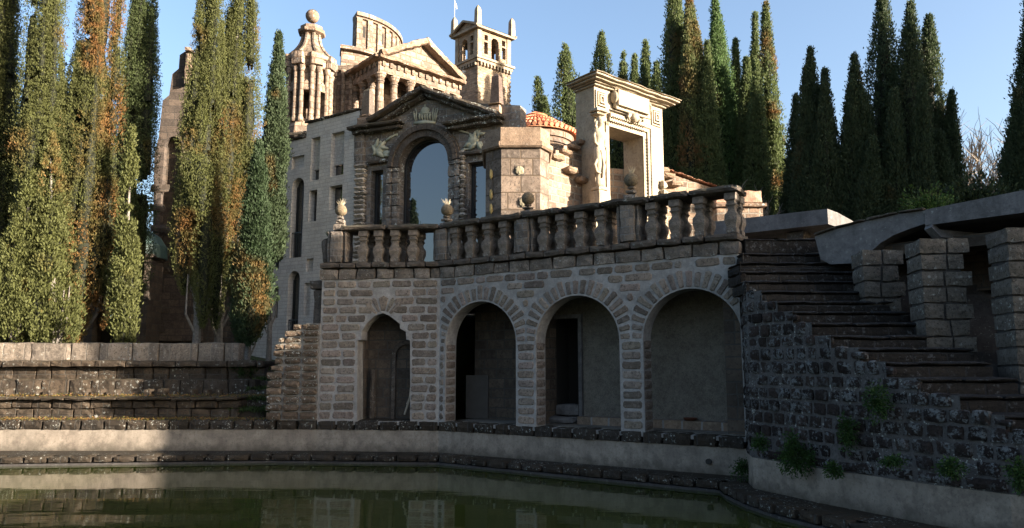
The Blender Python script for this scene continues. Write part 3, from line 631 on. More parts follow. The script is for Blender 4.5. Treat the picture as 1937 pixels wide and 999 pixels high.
def finial(F_, u, h, hb, spikes):
    c = MB(); c.rbox(u-.15, u+.15, .08, .38, h-.0, h+hb*.45, .012, .1, .02); c.rbox(u-.115, u+.115, .115, .345, h+hb*.45, h+hb*.75, .01, .1, .02); c.rbox(u-.085, u+.085, .145, .315, h+hb*.75, h+hb, .008, .08, .02)
    bld(c, 'finial_base', m_balu, F_)
    c = MB(); r_ = .155; c.ball((0, 0, 0), r_, 16, sz=.97, bumpy=.08); M1 = None
    o = c.build('pot', m_tufas if False else stone('pitted_pot', (.12, .095, .065), (.2, .155, .1), dark=.4, lichen=.15, pit=.8, bump=1.2, scale=1.6), bt, smooth=True)
    M1 = Matrix.Translation(bt.loc) @ Matrix.Rotation(bt.rz, 4, 'Z'); o.matrix_basis = M1.inverted() @ Matrix.Translation(F_.w(u, .23, h+hb+r_*.85))
    if spikes:
        s_ = MB()
        for k in range(22):
            a = random.uniform(0, 6.28); b = random.uniform(.1, .75); L = random.uniform(.12, .2); d = Vector((math.cos(a)*math.sin(b), math.sin(a)*math.sin(b), math.cos(b))); b0 = Vector((d.x*.06, d.y*.06, r_*.85)); s_.tube([b0, b0+d*L*.5, b0+d*L], [.008, .006, .001], 4)
        s_.build('spiky_leaves', plain('pale_agave', (.4, .34, .24) if spikes == 1 else (.4, .22, .17), .7), o)
    return o
finial(bB, piers[0][1], HR-.12, .42, 1); finial(bt, 0.0, HR-.1, .33, 1); finial(bt, piers[2][1], HR-.03, .26, 0); finial(bt, piers[3][1], HR-.03, .34, 2)

# ------------------------------------------------------------------ right staircase
st = Th('stone_staircase', 'steep black weathered stone staircase rising behind the dark rubble wall', 'staircase', (5, 12, 0))
SY = [14.07, 13.75, 13.42, 13.1, 12.75, 12.4, 12.07, 11.75, 11.4, 11.05, 10.7, 10.3, 9.9, 9.5, 9.1, 8.6]
SR = [1543, 1556, 1573, 1598, 1614, 1645, 1664, 1695, 1722, 1754, 1812, 1845, 1893, 1960, 2060, 2200]
top = [aty(a[0], a[1], y) for a, y in zip(SX, SY)]
for k, p in enumerate(top):
    xr_ = aty(SR[k], SX[k][1], SY[k]).x+.25; c = MB(); x = p.x-.03; nz = p.z-(top[k+1].z if k+1 < len(top) else p.z-.22)
    c.rbox(x-5, xr_-5, p.y-12+.02, p.y-12+.75, p.z-nz-.03, p.z-.062, .006, .1, .01, None)
    while x < xr_-.05:
        nx = min(xr_, x+random.uniform(.5, .95)); nx = xr_ if xr_-nx < .25 else nx
        o_ = random.uniform(.002, .016); c.tint = (random.uniform(.8, 1.3),)*3; c.rbox(x-5+.003, nx-5-.003, p.y-12-o_, p.y-12+.75, p.z-.06, p.z+random.uniform(-.008, .008), .007, .1, .018); x = nx
    c.build('step', m_stair, st)
# right ends: packed core under the flight
c = MB()
for k, p in enumerate(top): c.box(p.x-5+.4, 9, p.y-12+.1, p.y-12+.8, 0, p.z-.24)
c.build('stair_core', m_bmort, st)
c = MB(); c.box(-.5, 6, 2.1, 9, 0, top[0].z-.04); c.build('landing', m_stair, st)
rb = Th('rubble_retaining_wall', 'dark rubble wall with white lichen and ferns curving below the stairs', 'retaining wall', (5, 12, 0))
c = MB(); V_ = []; path = [(p.x, p.y, p.z) for p in top]+[(7.6, 7.8, 1.2), (10, 6.4, 1.0)]
for a, b in zip(path, path[1:]): c.add([(a[0]-5, a[1]-12, BAND), (b[0]-5, b[1]-12, BAND), (b[0]-5, b[1]-12, max(BAND, b[2])), (a[0]-5, a[1]-12, max(BAND, b[2]))], [(0, 1, 2, 3)])
c.build('mortar_face', stone('rubble_mortar', (.06, .056, .054), (.09, .083, .08), dark=.3, darkcol=(.03, .027, .025), pit=.4, lichen=.4), rb)
c = MB(); dist = 0
for k, (a, b) in enumerate(zip(path, path[1:])):
    pass
P2 = [Vector((p[0], p[1])) for p in path]; cum = [0]
for a, b in zip(P2, P2[1:]): cum.append(cum[-1]+(b-a).length)
def atS(s_):
    for i in range(len(cum)-1):
        if s_ <= cum[i+1]: t = (s_-cum[i])/(cum[i+1]-cum[i]); return P2[i].lerp(P2[i+1], t), path[i][2]+(path[i+1][2]-path[i][2])*t
    return P2[-1], path[-1][2]
z = BAND; row = 0
while z < 4.6:
    h_ = .2 if z > BAND+.05 else .16; s_ = random.uniform(0, .1)
    while s_ < cum[-1]-.3:
        wd = random.uniform(.2, .3) if row else random.uniform(.4, .6); a, za = atS(s_); b, zb = atS(s_+wd)
        if min(za, zb) > z+h_*.55:
            hh = min(h_, min(za, zb)-z); M = blockM((a.x-5, a.y-12), (b.x-5, b.y-12), 0); L = (b-a).length
            k = random.choice([.5, .7, .8, 1, 1.2, 1.6]); c.tint = (k, k, k*random.uniform(.95, 1.05)); o_ = random.uniform(.015, .05)
            c.rbox(.009, L-.009, -o_, .08, z+.008, z+hh-.008, .012, .06, .016, M)
        s_ += wd+.015
    z += h_+.005; row += 1
c.build('wall_stones', m_boss, rb)

# ------------------------------------------------------------------ pillars, portico roof, canopy on the right
def pillar(label, x0, x1, ytop, Y, ybase, notch):
    a = aty(x0, ytop, Y); b = aty(x1, ytop, Y); zb = aty(x0, ybase, Y).z; wd = (b.x-a.x)
    t = Th('block_pillar', label, 'pillar', ((a.x+b.x)/2, Y+.3, zb), R(-8), 'rough block pillars of the portico')
    c = MB(); n = max(3, int(round((a.z-zb)/.245))); h = (a.z-zb)/n; nar = wd*.38
    for k in range(n):
        wide = (n-1-k) % 2 == 0; e = nar if not wide else wd*.5; m_ = random.uniform(-.05, .05)
        c.rbox(-wd*.47, m_-.004, -.3, .3, k*h+.005, (k+1)*h-.005, .009, .1, .013); c.rbox(m_+.004, e, -.29, .3, k*h+.005, (k+1)*h-.005, .009, .1, .013)
    c.build('pillar_blocks', m_pill, t)
    c = MB(); c.box(-wd*.42, wd*.31, -.245, .245, -.6, n*h-.05); c.build('mortar_core', m_bmort, t)
    return t
pillar('shortest rough block pillar at the back of the portico beside the stairs', 1634, 1712, 471, 12.1, 625, 0)
pillar('middle rough block pillar of the portico, whole height visible', 1743, 1836, 449, 11.0, 700, 0)
pillar('nearest rough block pillar, cut by the right edge of the photo', 1908, 2010, 427, 10.1, 760, 0)
po = Th('portico_roof', 'low curved concrete portico roof over dark rooms at the right', 'portico roof', (5.45, 13.7, 0), facing((5.45, 13.7), (7.75, 11.2)))
P = po.uv
tp_ = [P(*q) for q in [(1541, 447), (1580, 434), (1640, 418), (1700, 405), (1750, 398)]]
bt_ = [P(*q) for q in [(1750, 423), (1720, 433), (1690, 445), (1665, 460), (1645, 478), (1633, 497), (1570, 500), (1552, 490)]]
c = MB(); c.prism(tp_[::-1]+[bt_[-1], bt_[-2]][0:0]+[bt_[7], bt_[6], bt_[5], bt_[4], bt_[3], bt_[2], bt_[1], bt_[0]], 0, .35); c.build('arched_fascia', m_conc, po)
c = MB(); a = P(1750, 398); b = P(1937, 361); d_ = P(1755, 427); e = P(1937, 403); L2 = b[0]+2.5
c.prism([(a[0], d_[1]), (L2, e[1]), (L2, b[1]+.05), (b[0], b[1]), (a[0]+.02, a[1])], -.06, .3); c.build('fascia_beam', m_conc, po)
c = MB()
for (u0, v0), (u1, v1) in zip(tp_, tp_[1:]):
    M = Matrix.Translation((u0, 0, v0)) @ Matrix.Rotation(-math.atan2(v1-v0, u1-u0), 4, 'Y'); c.rbox(0, math.hypot(u1-u0, v1-v0), -.07, .5, 0, .055, .012, .12, .015, M)
c.build('edge_slab', m_tufad, po)
c = MB(); c.prism([(tp_[0][0], tp_[0][1]-.12), (tp_[2][0], tp_[2][1]-.15), (a[0], a[1]-.12), (L2, b[1]-.1), (L2, b[1]-.02), (a[0], a[1]-.02), (tp_[2][0], tp_[2][1]-.05), (tp_[0][0], tp_[0][1]-.02)], .25, 6); c.build('roof_slab', m_conc, po)
c = MB(); c.tube([(a[0]+.05, -.05, a[1]-.28), (a[0]+.12, .1, a[1]-.42), (a[0]+.5, .9, a[1]-.42)], [.09, .1, .08], 4); c.build('bracket', m_conc, po)
bw_ = Th('portico_room', 'dark block room behind the portico pillars with a black doorway', 'room', po.w(0, 1.9, .0), po.rz)
dr = [bw_.uv(1846, 700), bw_.uv(1895, 548)]
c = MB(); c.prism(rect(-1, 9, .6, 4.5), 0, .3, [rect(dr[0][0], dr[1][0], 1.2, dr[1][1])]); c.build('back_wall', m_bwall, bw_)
c = MB(); c.box(dr[0][0]-.2, dr[1][0]+.2, 1.2, 1.3, 1, 3.6); c.build('doorway_void', m_void, bw_)
c = MB(); c.box(dr[1][0], dr[1][0]+.16, -.12, .05, 1.2, dr[1][1]+.14); c.box(dr[0][0]-.1, dr[1][0], -.12, .05, dr[1][1], dr[1][1]+.14); c.build('door_frame', m_bwall, bw_)
c = MB()
for k in range(9): c.rbox(dr[1][0]+.3-(k % 2)*.1, dr[1][0]+.9+(k % 2)*.12, -.28, -.01, 1.3+k*.22, 1.51+k*.22, .01)
c.build('quoin_blocks', m_bwall, bw_)
for k in range(3): c = MB(); c.box(-1, 9, -1.6+k*.5, -1.45+k*.5, 4.15, 4.35); c.build('ceiling_beam', m_bwall, bw_)
# unseen stepped block added beyond the right edge to shade stairs and pool wall
th = Th('shade_blocker', 'unseen stepped block added beyond the right edge to cast shade into the court', 'building', (14.5, 8, 0), 0)
for y0, y1, hz in ((-8, .1, 6.1), (.1, 1.6, 8.0), (1.6, 4.0, 10.5)):
    c = MB(); c.box(0, 5, y0, y1-.003, 0, hz); c.build('wall', m_bwall, th)
    c = MB(); c.rbox(-.15, 5.15, y0-.1, y1+.0, hz, hz+.3, .02, .5); c.build('cornice', m_tufad, th)
# concrete canopy at the head of the stairs
q0 = aty(1396, 413, 19.5); q1 = aty(1565, 395, 18.0)
cn = Th('concrete_canopy', 'flat concrete canopy slab at the head of the stairs with a sunlit end', 'canopy', (q0.x, q0.y, 0), facing(q0, q1))
zt = [cn.uv(1396, 413)[1], cn.uv(1565, 395)[1]]; zb = [cn.uv(1396, 442)[1], cn.uv(1565, 424)[1]]; Lc = cn.uv(1565, 395)[0]
vs = []
for i, yy in enumerate([0, .5, 1.2, 2.0, 3.0]):
    dz = -.02*yy-.14*yy*yy*.55; vs += [(-.8, yy, zb[0]+dz*.3), (Lc+yy*.18, yy, zb[1]+dz*.9), (Lc+yy*.18, yy, zt[1]+dz), (-.8, yy, zt[0]+dz*.5)]
c = MB(); c.add(vs, [(0, 1, 2, 3), (19, 18, 17, 16)]+[(4*i+k, 4*(i+1)+k, 4*(i+1)+(k+1) % 4, 4*i+(k+1) % 4) for i in range(4) for k in range(4)]); c.build('slab', m_conc, cn)
u_, v_ = cn.uv(1502, 434, .3); c = MB(); c.rbox(u_-.25, u_+.25, .3, .8, v_-.6, zb[1]-.02, .02); c.build('support_block', m_tufad, cn)
u_, v_ = cn.uv(1420, 434, .3); c = MB(); c.box(-.8, u_+.5, .9, 1.1, v_-1.2, zb[0]-.03); c.build('rear_wall', m_void, cn)
# small capped pier behind the balustrade end
q = aty(1395, 400, 21); pr = Th('capped_pier', 'short brown stone pier with a wide cap behind the balustrade end', 'pier', (q.x, 21, ZC1), 0)
u0, v0 = pr.uv(1388, 392); u1, v1 = pr.uv(1443, 360)
c = MB(); c.rbox(u0-.5, u1-.0, 0, .9, 0, v0, .01, .2); c.build('shaft', m_brickr, pr); c = MB(); c.rbox(u0-.55, u1+.09, -.08, 1, v0, v0+.13, .01, .2); c.build('cap_slab', m_tufas, pr)
c = MB(); c.rbox(u0-.5, u1-.02, 0, .9, v0+.13, v1, .01, .2); c.build('cap_block', stone('reddish_block', (.33, .2, .14), (.43, .28, .2), dark=.15, pit=.5), pr)

# ------------------------------------------------------------------ glass facade with pediment
fq = aty(954, 221, 24.6); zc = fq.z
fp = None
ratio = ray(676, 243); _a = math.tan(R(-24)); ty = (fq.y-fq.x*_a)/(ratio[1]-ratio[0]*_a); fp = (ratio[0]*ty, ratio[1]*ty)
fa = Th('pedimented_facade', 'dark stone facade with a huge arched blue window under a pediment', 'facade', (fp[0], fp[1], ZC1), facing(fp, fq))
print('facade', fp, fq, math.degrees(fa.rz), zc)
Z2 = lambda X, Y, off=0: fa.uv(500+X/3.7, 160+Y/3.7, off)
f0 = Z2(640, 330)[0]; f1 = Z2(1680, 240)[0]+.6; apx = Z2(1135, 110)
hl = arch(Z2(945, 900)[0], Z2(1292, 900)[0], -.05, Z2(1120, 560)[1], Z2(1120, 372)[1], 24)
wl = rect(Z2(748, 600)[0], Z2(832, 600)[0], -.05, Z2(790, 600)[1]); wr = rect(Z2(1425, 540)[0], Z2(1540, 540)[0]+.25, -.05, Z2(1480, 540)[1])
ecv = Z2(800, 300)[1]
outl = [(f0, -.6), (f1, -.6), (f1, ecv), (apx[0], apx[1]), (f0, ecv)]
c = MB(); c.prism(outl, 0, .5, [hl, wl, wr]); c.build('wall', m_face, fa)
def ring(mb, u0, u1, vs, vt, w0, w1, y0, y1, n=26, vb=None):
    c_ = (u0+u1)/2; a = (u1-u0)/2; b = vt-vs
    for k in range(n):
        a0 = math.pi*k/n; a1 = math.pi*(k+.93)/n
        P_ = lambda ww, an: (c_+(a+ww)*math.cos(an), vs+(b+ww)*math.sin(an))
        mb.prism([P_(w0, a0), P_(w1, a0), P_(w1, a1), P_(w0, a1)], y0, y1)
hu0, hu1, hvs, hvt = hl[0][0], hl[1][0], Z2(1120, 560)[1], Z2(1120, 372)[1]
c = MB(); ring(c, hu0, hu1, hvs, hvt, .0, .24, -.14, .1); ring(c, hu0, hu1, hvs, hvt, .24, .4, -.24, .1, 20); ring(c, hu0, hu1, hvs, hvt, .4, .48, -.17, .1, 20); c.build('arch_moulding', m_tufad, fa)
for nm, ua, ub, ya in (('pilaster', hu0-.26, hu0-.0, -.14), ('pilaster', hu0-.5, hu0-.27, -.2), ('pilaster', hu1+.0, hu1+.26, -.14), ('pilaster', hu1+.27, hu1+.5, -.2)):
    c = MB(); v = 0
    while v < hvs-.05:
        nv = min(hvs, v+.42); c.rbox(ua, ub, ya, .08, v+.004, nv-.004, .01, .15, .015); v = nv
    c.build(nm, m_face, fa)
# quoins: wavy piled blocks
for ua, ub in ((Z2(645, 700)[0], Z2(722, 700)[0]), (Z2(1375, 600)[0], Z2(1420, 600)[0])):
    c = MB(); v = 0
    while v < Z2(700, 580)[1]: c.tint = (random.choice([.7, 1, 1.3, 1.9]),)*3; c.rbox(ua+random.uniform(-.04, .02), ub+random.uniform(-.03, .04), -.22, .05, v+.005, v+.16, .02, .08, .05); v += .17
    c.build('quoin', stone('quoin_stone', (.2, .17, .14), (.33, .29, .25), dark=.35, lichen=.4, pit=.4, tint=True), fa)
c = MB(); c.rbox(f0, Z2(722, 0)[0], -.12, .1, Z2(700, 580)[1], ecv, .01); c.build('corner_pilaster', m_face, fa)
for (x0, x1, y) in ((735, 880, 540), (1365, 1560, 480)):
    a_ = Z2(x0, y); b_ = Z2(x1, y); c = MB(); c.rbox(a_[0], b_[0], -.2, .1, a_[1]-.16, a_[1], .015); c.build('lintel', m_trim, fa)
def slope_beam(mb, p, q, h, y0, y1, amp=.02):
    M = Matrix.Translation((p[0], 0, p[1])) @ Matrix.Rotation(-math.atan2(q[1]-p[1], q[0]-p[0]), 4, 'Y'); mb.rbox(0, math.hypot(q[0]-p[0], q[1]-p[1]), y0, y1, -h, 0, amp, .18, .03, M)
for a_, b_ in ((Z2(755, 262), Z2(1138, 30)), (Z2(1138, 30), Z2(1690, 215))):
    c = MB(); slope_beam(c, a_, b_, .2, -.5, .6); c.build('raking_cornice', m_trim, fa)
    c = MB(); slope_beam(c, (a_[0]+.05, a_[1]-.22), (b_[0]-.02, b_[1]-.22), .15, -.32, .5); c.build('raking_moulding', m_trim, fa)
c = MB(); slope_beam(c, Z2(1138, 30), Z2(1525, 165), .1, .62, 1.1); c.build('rear_raking_stone', m_trim, fa)
for a_, b_ in (((640, 312), (985, 270)), ((1292, 235), (1690, 218))):
    p = Z2(*a_); q = Z2(*b_); c = MB(); c.rbox(p[0]-.1, q[0], -.5, .3, p[1]-.16 if a_[0] < 1000 else q[1]-.16, p[1] if a_[0] < 1000 else q[1], .02, .18, .03); c.rbox(p[0], q[0]-.08, -.32, .3, (p[1] if a_[0] < 1000 else q[1])-.3, (p[1] if a_[0] < 1000 else q[1])-.165, .02, .18, .02); c.build('cornice', m_trim, fa)
for hl_, nm in ((hl, 'arched_window'), (wl, 'side_window'), (wr, 'side_window')):
    c = MB(); us = [p[0] for p in hl_]; vs_ = [p[1] for p in hl_]; cx_ = (min(us)+max(us))/2; cy_ = (min(vs_)+max(vs_))/2
    inner = [(cx_+(p[0]-cx_)*(1-.07/(max(us)-cx_)), cy_+(p[1]-cy_)*(1-.07/(max(vs_)-cy_))) for p in hl_]
    c.prism(hl_, .28, .36, [inner]); o = c.build(nm, m_frame, fa); c = MB(); c.prism(inner, .32, .335); c.build('pane', glassm(), o)
# reliefs
def relief(name, pts, balls, mat=m_relief):
    c = MB()
    for X0, Y0, X1, Y1, r in pts:
        a_ = Z2(X0, Y0); b_ = Z2(X1, Y1); c.tube([(a_[0], -.03, a_[1]), ((a_[0]+b_[0])/2, -.06, (a_[1]+b_[1])/2), (b_[0], -.03, b_[1])], [r*.5, r, r*.6], 7)
    for X, Y, r, sx, sz in balls: p = Z2(X, Y); c.ball((p[0], -.02, p[1]), r, 10, sx=sx, sy=.5, sz=sz, bumpy=.25)
    c.build(name, mat, fa, smooth=True)
relief('trumpeter_relief', [(925, 350, 850, 400, .05), (850, 400, 790, 470, .09), (800, 380, 790, 450, .07), (760, 430, 800, 500, .07), (800, 440, 870, 450, .08), (760, 500, 800, 465, .06), (830, 500, 880, 500, .06), (790, 470, 840, 510, .1)], [(803, 465, .2, 1.1, .9), (830, 445, .14, 1, 1), (815, 405, .07, 1, 1), (855, 480, .13, 1.3, .8), (775, 445, .11, .7, 1.4), (930, 352, .07, .6, 1)])
relief('winged_figure_relief', [(1335, 315, 1440, 345, .035), (1440, 345, 1480, 400, .08), (1480, 330, 1470, 400, .08), (1500, 350, 1545, 345, .06), (1400, 440, 1460, 400, .07), (1440, 460, 1490, 410, .09), (1490, 400, 1530, 460, .08), (1370, 465, 1440, 450, .04), (1510, 320, 1500, 380, .05)], [(1465, 390, .2, 1, 1.1), (1490, 335, .09, 1, 1), (1440, 420, .15, 1.2, .8), (1510, 430, .13, .9, 1.2)])
tm = [(1052, 270, 1200, 268, .09), (1085, 262, 1170, 262, .06), (1080, 205, 1170, 200, .05)]+[(x, 250, x, 200, .045) for x in (1092, 1110, 1128, 1146, 1164)]+[(1062, 262, 1050, 190, .03), (1070, 262, 1068, 180, .03), (1190, 262, 1204, 170, .03), (1182, 262, 1186, 165, .03), (1200, 262, 1218, 175, .03)]
relief('domed_temple_relief', tm, [(1127, 185, .2, 1, .8), (1127, 152, .05, .6, 1.6)])
def obelisk(thp, u, v, wd, h, y=0, mat=None, cap=.12, nm='obelisk'):
    c = MB(); a = wd/2; b = wd*.36; n = 8
    secs = [(a, 0), (a, .02), (b, h*(1-cap)), (.012, h)]
    vs = [(u+sx*r_, y+sy*r_, v+z_) for r_, z_ in secs for sx, sy in ((-1, -1), (1, -1), (1, 1), (-1, 1))]
    c.add(vs, [(3, 2, 1, 0)]+[(i*4+k, i*4+(k+1) % 4, i*4+4+(k+1) % 4, i*4+4+k) for i in range(3) for k in range(4)]+[(12, 13, 14, 15)])
    return c.build(nm, mat or m_tufas, thp)
a_ = Z2(718, 240); t_ = Z2(722, 25); c = MB(); c.rbox(a_[0]-.3, a_[0]+.3, -.25, .35, ecv, a_[1]+.02, .01); c.rbox(a_[0]-.24, a_[0]+.24, -.2, .3, a_[1]+.02, a_[1]+.14, .01); c.build('obelisk_base', m_tufas, fa); obelisk(fa, a_[0], a_[1]+.14, .38, t_[1]-a_[1]-.14, .05, m_tufad)
a_ = Z2(1622, 215); t_ = Z2(1620, -80); m1 = Z2(1622, 135)
c = MB(); c.rbox(a_[0]-.22, a_[0]+.22, -.2, .3, a_[1]-.05, m1[1]-.08, .01); c.rbox(a_[0]-.24, a_[0]+.24, -.23, .3, m1[1]-.08, m1[1], .012); c.build('obelisk_base', m_tufas, fa); obelisk(fa, a_[0], m1[1], .36, t_[1]-m1[1], .05, stone('red_granite', (.085, .062, .052), (.13, .095, .08), dark=.3, pit=.9, top=0, scale=.6))

# ------------------------------------------------------------------ octagonal block
q = aty(948, 400, 20.6); oc = Th('octagonal_turret', 'low octagonal turret of pitted blocks with small set-in medallions', 'turret', (q.x+.45, 21.3, ZC1), 0)
L = (aty(1022, 400, 20.6).x-q.x); r_ = L/2/math.sin(R(22.5)); a0 = -90-22.5+4
def zof(py, Y=20.6): return aty(980, py, Y).z-ZC1
oc.o.location.x = q.x+L/2; oc.loc.x = q.x+L/2; oc.o.location.y = 20.6+r_*math.cos(R(22.5)); oc.loc.y = oc.o.location.y
Wf = L
PLN = [(-Wf/2, 0), (Wf/2, 0), (Wf/2+.28, .5), (Wf/2+.3, 2.2), (-Wf/2-.5, 2.2), (-Wf/2-.46, .46)]
YF = oc.loc.y; oc.o.location.y = 20.6; oc.loc.y = 20.6
def turret(mb, secs):
    n = len(PLN); vs = []
    for o_, z_ in secs:
        for x, y in PLN: d = Vector((x, y-1.1)); L_ = d.length; vs.append((x+d.x/L_*o_*1.15, y+d.y/L_*o_, z_))
    mb.add(vs, [tuple(range(n))[::-1], tuple((len(secs)-1)*n+i for i in range(n))]+[(j*n+i, j*n+(i+1) % n, (j+1)*n+(i+1) % n, (j+1)*n+i) for j in range(len(secs)-1) for i in range(n)])
c = MB(); turret(c, [(0, -.3), (0, zof(279))]); c.build('wall', m_oct, oc)
c = MB(); turret(c, [(.08, zof(280)), (.13, zof(277)), (.13, zof(269)), (.04, zof(267)), (.03, zof(241)), (-.4, zof(238))]); c.build('cap', stone('turret_cap', (.17, .12, .085), (.27, .195, .14), dark=.35, top=.7, topcol=(.1, .06, .025), pit=.8, lichen=.15, bump=1), oc)
for px_, py in ((983, 323), (990, 383)):
    p = aty(px_, py, 20.6); fr2 = MB(); fr2.rbox(-.17, .17, -.02, .1, -.17, .17, .008); o = fr2.build('medallion_panel', m_tufad, oc); o.location = (p.x-oc.loc.x, -.01, p.z-ZC1); d2 = MB(); d2.ball((0, -.02, 0), .12, 14, sy=.22, bumpy=.45); d2.build('medallion', m_gold, o)
for py in (330, 368, 395):
    p = aty(929, py, 20.85); c = MB(); c.ball((0, 0, 0), .1, 10, sx=.5, sy=.5, sz=1.3, bumpy=.5); o = c.build('side_medallion', plain('ochre_relief', (.36, .26, .1), .8, var=.5), oc); o.location = (p.x-oc.loc.x, .23, p.z-ZC1)

# ------------------------------------------------------------------ walls around the portal
def wall_px(name, label, cat, pA, pB, Y, rz, th, ztop_pts, mat, zb=None):
    pass
q = aty(1036, 300, 22.2); q2 = aty(1112, 270, 23.6)
bwl = Th('stepped_brick_wall', 'sunlit rough brick wall with a stepped top and jutting blocks', 'wall', (q.x, q.y, ZC1), facing(q, q2))
W3 = lambda X, Y, off=0: bwl.uv(900+X/3.122, 100+Y/3.122, off)
tops = [(430, 600), (470, 600), (470, 575), (520, 575), (520, 548), (580, 548), (580, 528), (660, 528)]
c = MB(); pts = [W3(*p) for p in tops]; c.prism([(pts[0][0], -.2), (pts[-1][0]+.4, -.2), (pts[-1][0]+.4, pts[-1][1])]+pts[::-1], 0, .7); c.build('wall', m_brickr, bwl)
c = MB()
for X, Y in ((478, 635), (528, 598), (578, 573), (632, 548)): u, v = W3(X, Y); c.rbox(u-.3, u+.26, -.16, .3, v-.02, v+.17, .015, .12, .03)
c.build('coping_blocks', m_oct if False else MC['turret_cap'], bwl)
for X, Y in ((545, 698), (610, 755), (670, 808), (735, 858)): c = MB(); u, v = W3(X, Y); c.rbox(u-.26, u+.24, -.3, .1, v-.1, v+.1, .015, .1, .03); c.build('jutting_block', MC['turret_cap'], bwl)
q = aty(1118, 300, 24.6); q2 = aty(1350, 340, 26.4)
bw2 = Th('rear_brick_wall', 'rough brick wall behind the portal with red tiles sloping down', 'wall', (q.x, q.y, ZC1), facing(q, q2))
e1 = bw2.uv(1253, 318); e2 = bw2.uv(1352, 352); e0 = bw2.uv(1150, 318)
c = MB(); c.prism([(0, -.3), (e2[0], -.3), (e2[0], e2[1]-.1), (e1[0], e1[1]-.12), (e0[0], e0[1]), (0, e0[1])], 0, .5); c.build('wall', m_brickr, bw2)
M = Matrix.Translation((e1[0], 0, e1[1])) @ Matrix.Rotation(-math.atan2(e2[1]-e1[1], e2[0]-e1[0]), 4, 'Y'); Lt = math.hypot(e2[0]-e1[0], e2[1]-e1[1]); c = MB(); nn = int(Lt/.2)
for k in range(nn): c.tint = (random.uniform(.75, 1.2),)*3; c.rbox(k*Lt/nn, (k+1.12)*Lt/nn, -.15, .8, -.06, .0+.03*(k % 2), .015, .1, .03, M)
c.build('tile_course', m_tile, bw2)
for X, Y in ((1140, 722), (1187, 772), (1105, 690)): c = MB(); u, v = bw2.uv(900+X/3.122, 100+Y/3.122, -.2); c.rbox(u-.26, u+.24, -.3, .1, v-.1, v+.1, .015, .1, .03); c.build('jutting_block', MC['turret_cap'], bw2)

# ------------------------------------------------------------------ sculpted stone portal
q = aty(1124, 180, 22.9); zt_ = aty(1124, 126, 22.9).z; e = atz(1284, 185, zt_)
ptl = Th('carved_portal', 'tall free-standing carved pale limestone doorway with a caryatid, lit by the sun', 'portal', (q.x, q.y, ZC1), facing(q, e))
print('portal', math.degrees(ptl.rz), q, e)
W4 = lambda X, Y, off=0: ptl.uv(900+X/3.122, 100+Y/3.122, off)
x1 = W4(1105, 500)[0]; vt = W4(700, 196)[1]; ou0 = W4(783, 600)[0]; ou1 = W4(985, 600)[0]; ov = W4(800, 440)[1]; vcr = vt
rdir = None; DP = .85
c = MB(); c.prism(rect(0, x1, -.3, vt), 0, DP, [rect(ou0, ou1, -.29, ov)]); c.build('jambs_and_lintel', m_marb, ptl)
def layer(nm, z0, z1, o_, amp=.008): c = MB(); c.rbox(-o_*.75, x1+o_, -o_, DP+o_*.3, z0, z1, amp, .25, .015); return c.build(nm, m_marb, ptl)
vk = W4(700, 88, -.5)[1]; hh = vk-vt
layer('cornice', vt-.0, vt+hh*.22, .12); layer('cornice', vt+hh*.22+.002, vt+hh*.38, .2); layer('cornice', vt+hh*.38+.002, vt+hh*.6, .34); layer('cornice', vt+hh*.6+.002, vt+hh*.84, .46); c = MB(); c.rbox(-.38, x1+.5, -.5, DP+.15, vt+hh*.84+.002, vt+hh, .01, .3, .02); c.build('cornice_top', m_marb, ptl)
# stepped frames round the opening
for k, (g0, y_) in enumerate(((.0, .05), (.17, .1), (.3, .14))):
    c = MB(); g1 = g0+.14
    for s_ in (0, 1):
        ua, ub = (ou0-g1, ou0-g0) if s_ == 0 else (ou1+g0, ou1+g1)
        if s_ == 0 and k > 0: continue
        c.box(ua, ub, -y_, .01, .0, ov+g1)
    c.box(ou0-(g1 if k == 0 else .0), ou1+g0, -y_, .01, ov+g0, ov+g1); c.build('door_surround', m_marb, ptl)
c = MB(); v = .1
while v < ov: 
    for uu in (ou1+.12, ou1+.28, ou1+.42): c.ball((uu+.03, -.11, v), .035, 6)
    v += .11
u = ou0+.1
while u < ou1: c.ball((u, -.12, ov+.16), .035, 6); c.ball((u, -.16, ov+.3), .035, 6); u += .11
c.build('bead_carving', m_marb, ptl)
# corner coffers
for X, Y in ((735, 280), (1060, 385)):
    u, v = W4(X, Y); 
    for k, s_ in enumerate((.24, .17, .1)):
        c = MB(); c.prism(rect(u-s_, u+s_, v-s_*1.25, v+s_*1.25), -.05-.03*k, .0, [rect(u-s_+.045, u+s_-.045, v-s_*1.25+.045, v+s_*1.25-.045)]); c.build('coffer_frame', m_marb, ptl)
    c = MB(); c.ball((u, -.04, v), .06, 8, bumpy=.4); c.build('rosette', m_marb, ptl)
c = MB(); a_ = W4(800, 330); b_ = W4(1000, 400)
u0, u1 = a_[0], b_[0]; v0, v1 = W4(900, 360)[1], W4(900, 245)[1]; vm = (v0+v1)/2
c.rbox(u0, u1, -.2, 0, v0, v1, .01, .1, .04); c.ball((u0, -.14, vm), .17, 12, sx=.5, sz=1.2); c.ball((u1, -.14, vm), .17, 12, sx=.5, sz=1.2); c.build('cartouche_body', m_marb, ptl)
c = MB(); c.prism(rect(u0+.08, u1-.08, v0+.08, v1-.08), -.27, -.19); c.tube([(u0, -.2, v0-.03), (u1, -.2, v0-.03)], .045, 8); c.tube([(u0, -.2, v1+.03), (u1, -.2, v1+.03)], .045, 8); c.build('cartouche_panel', m_marb, ptl)
c = MB(); u, v = W4(905, 395); c.ball((u, -.24, v), .15, 12, sz=1.1, bumpy=.15)
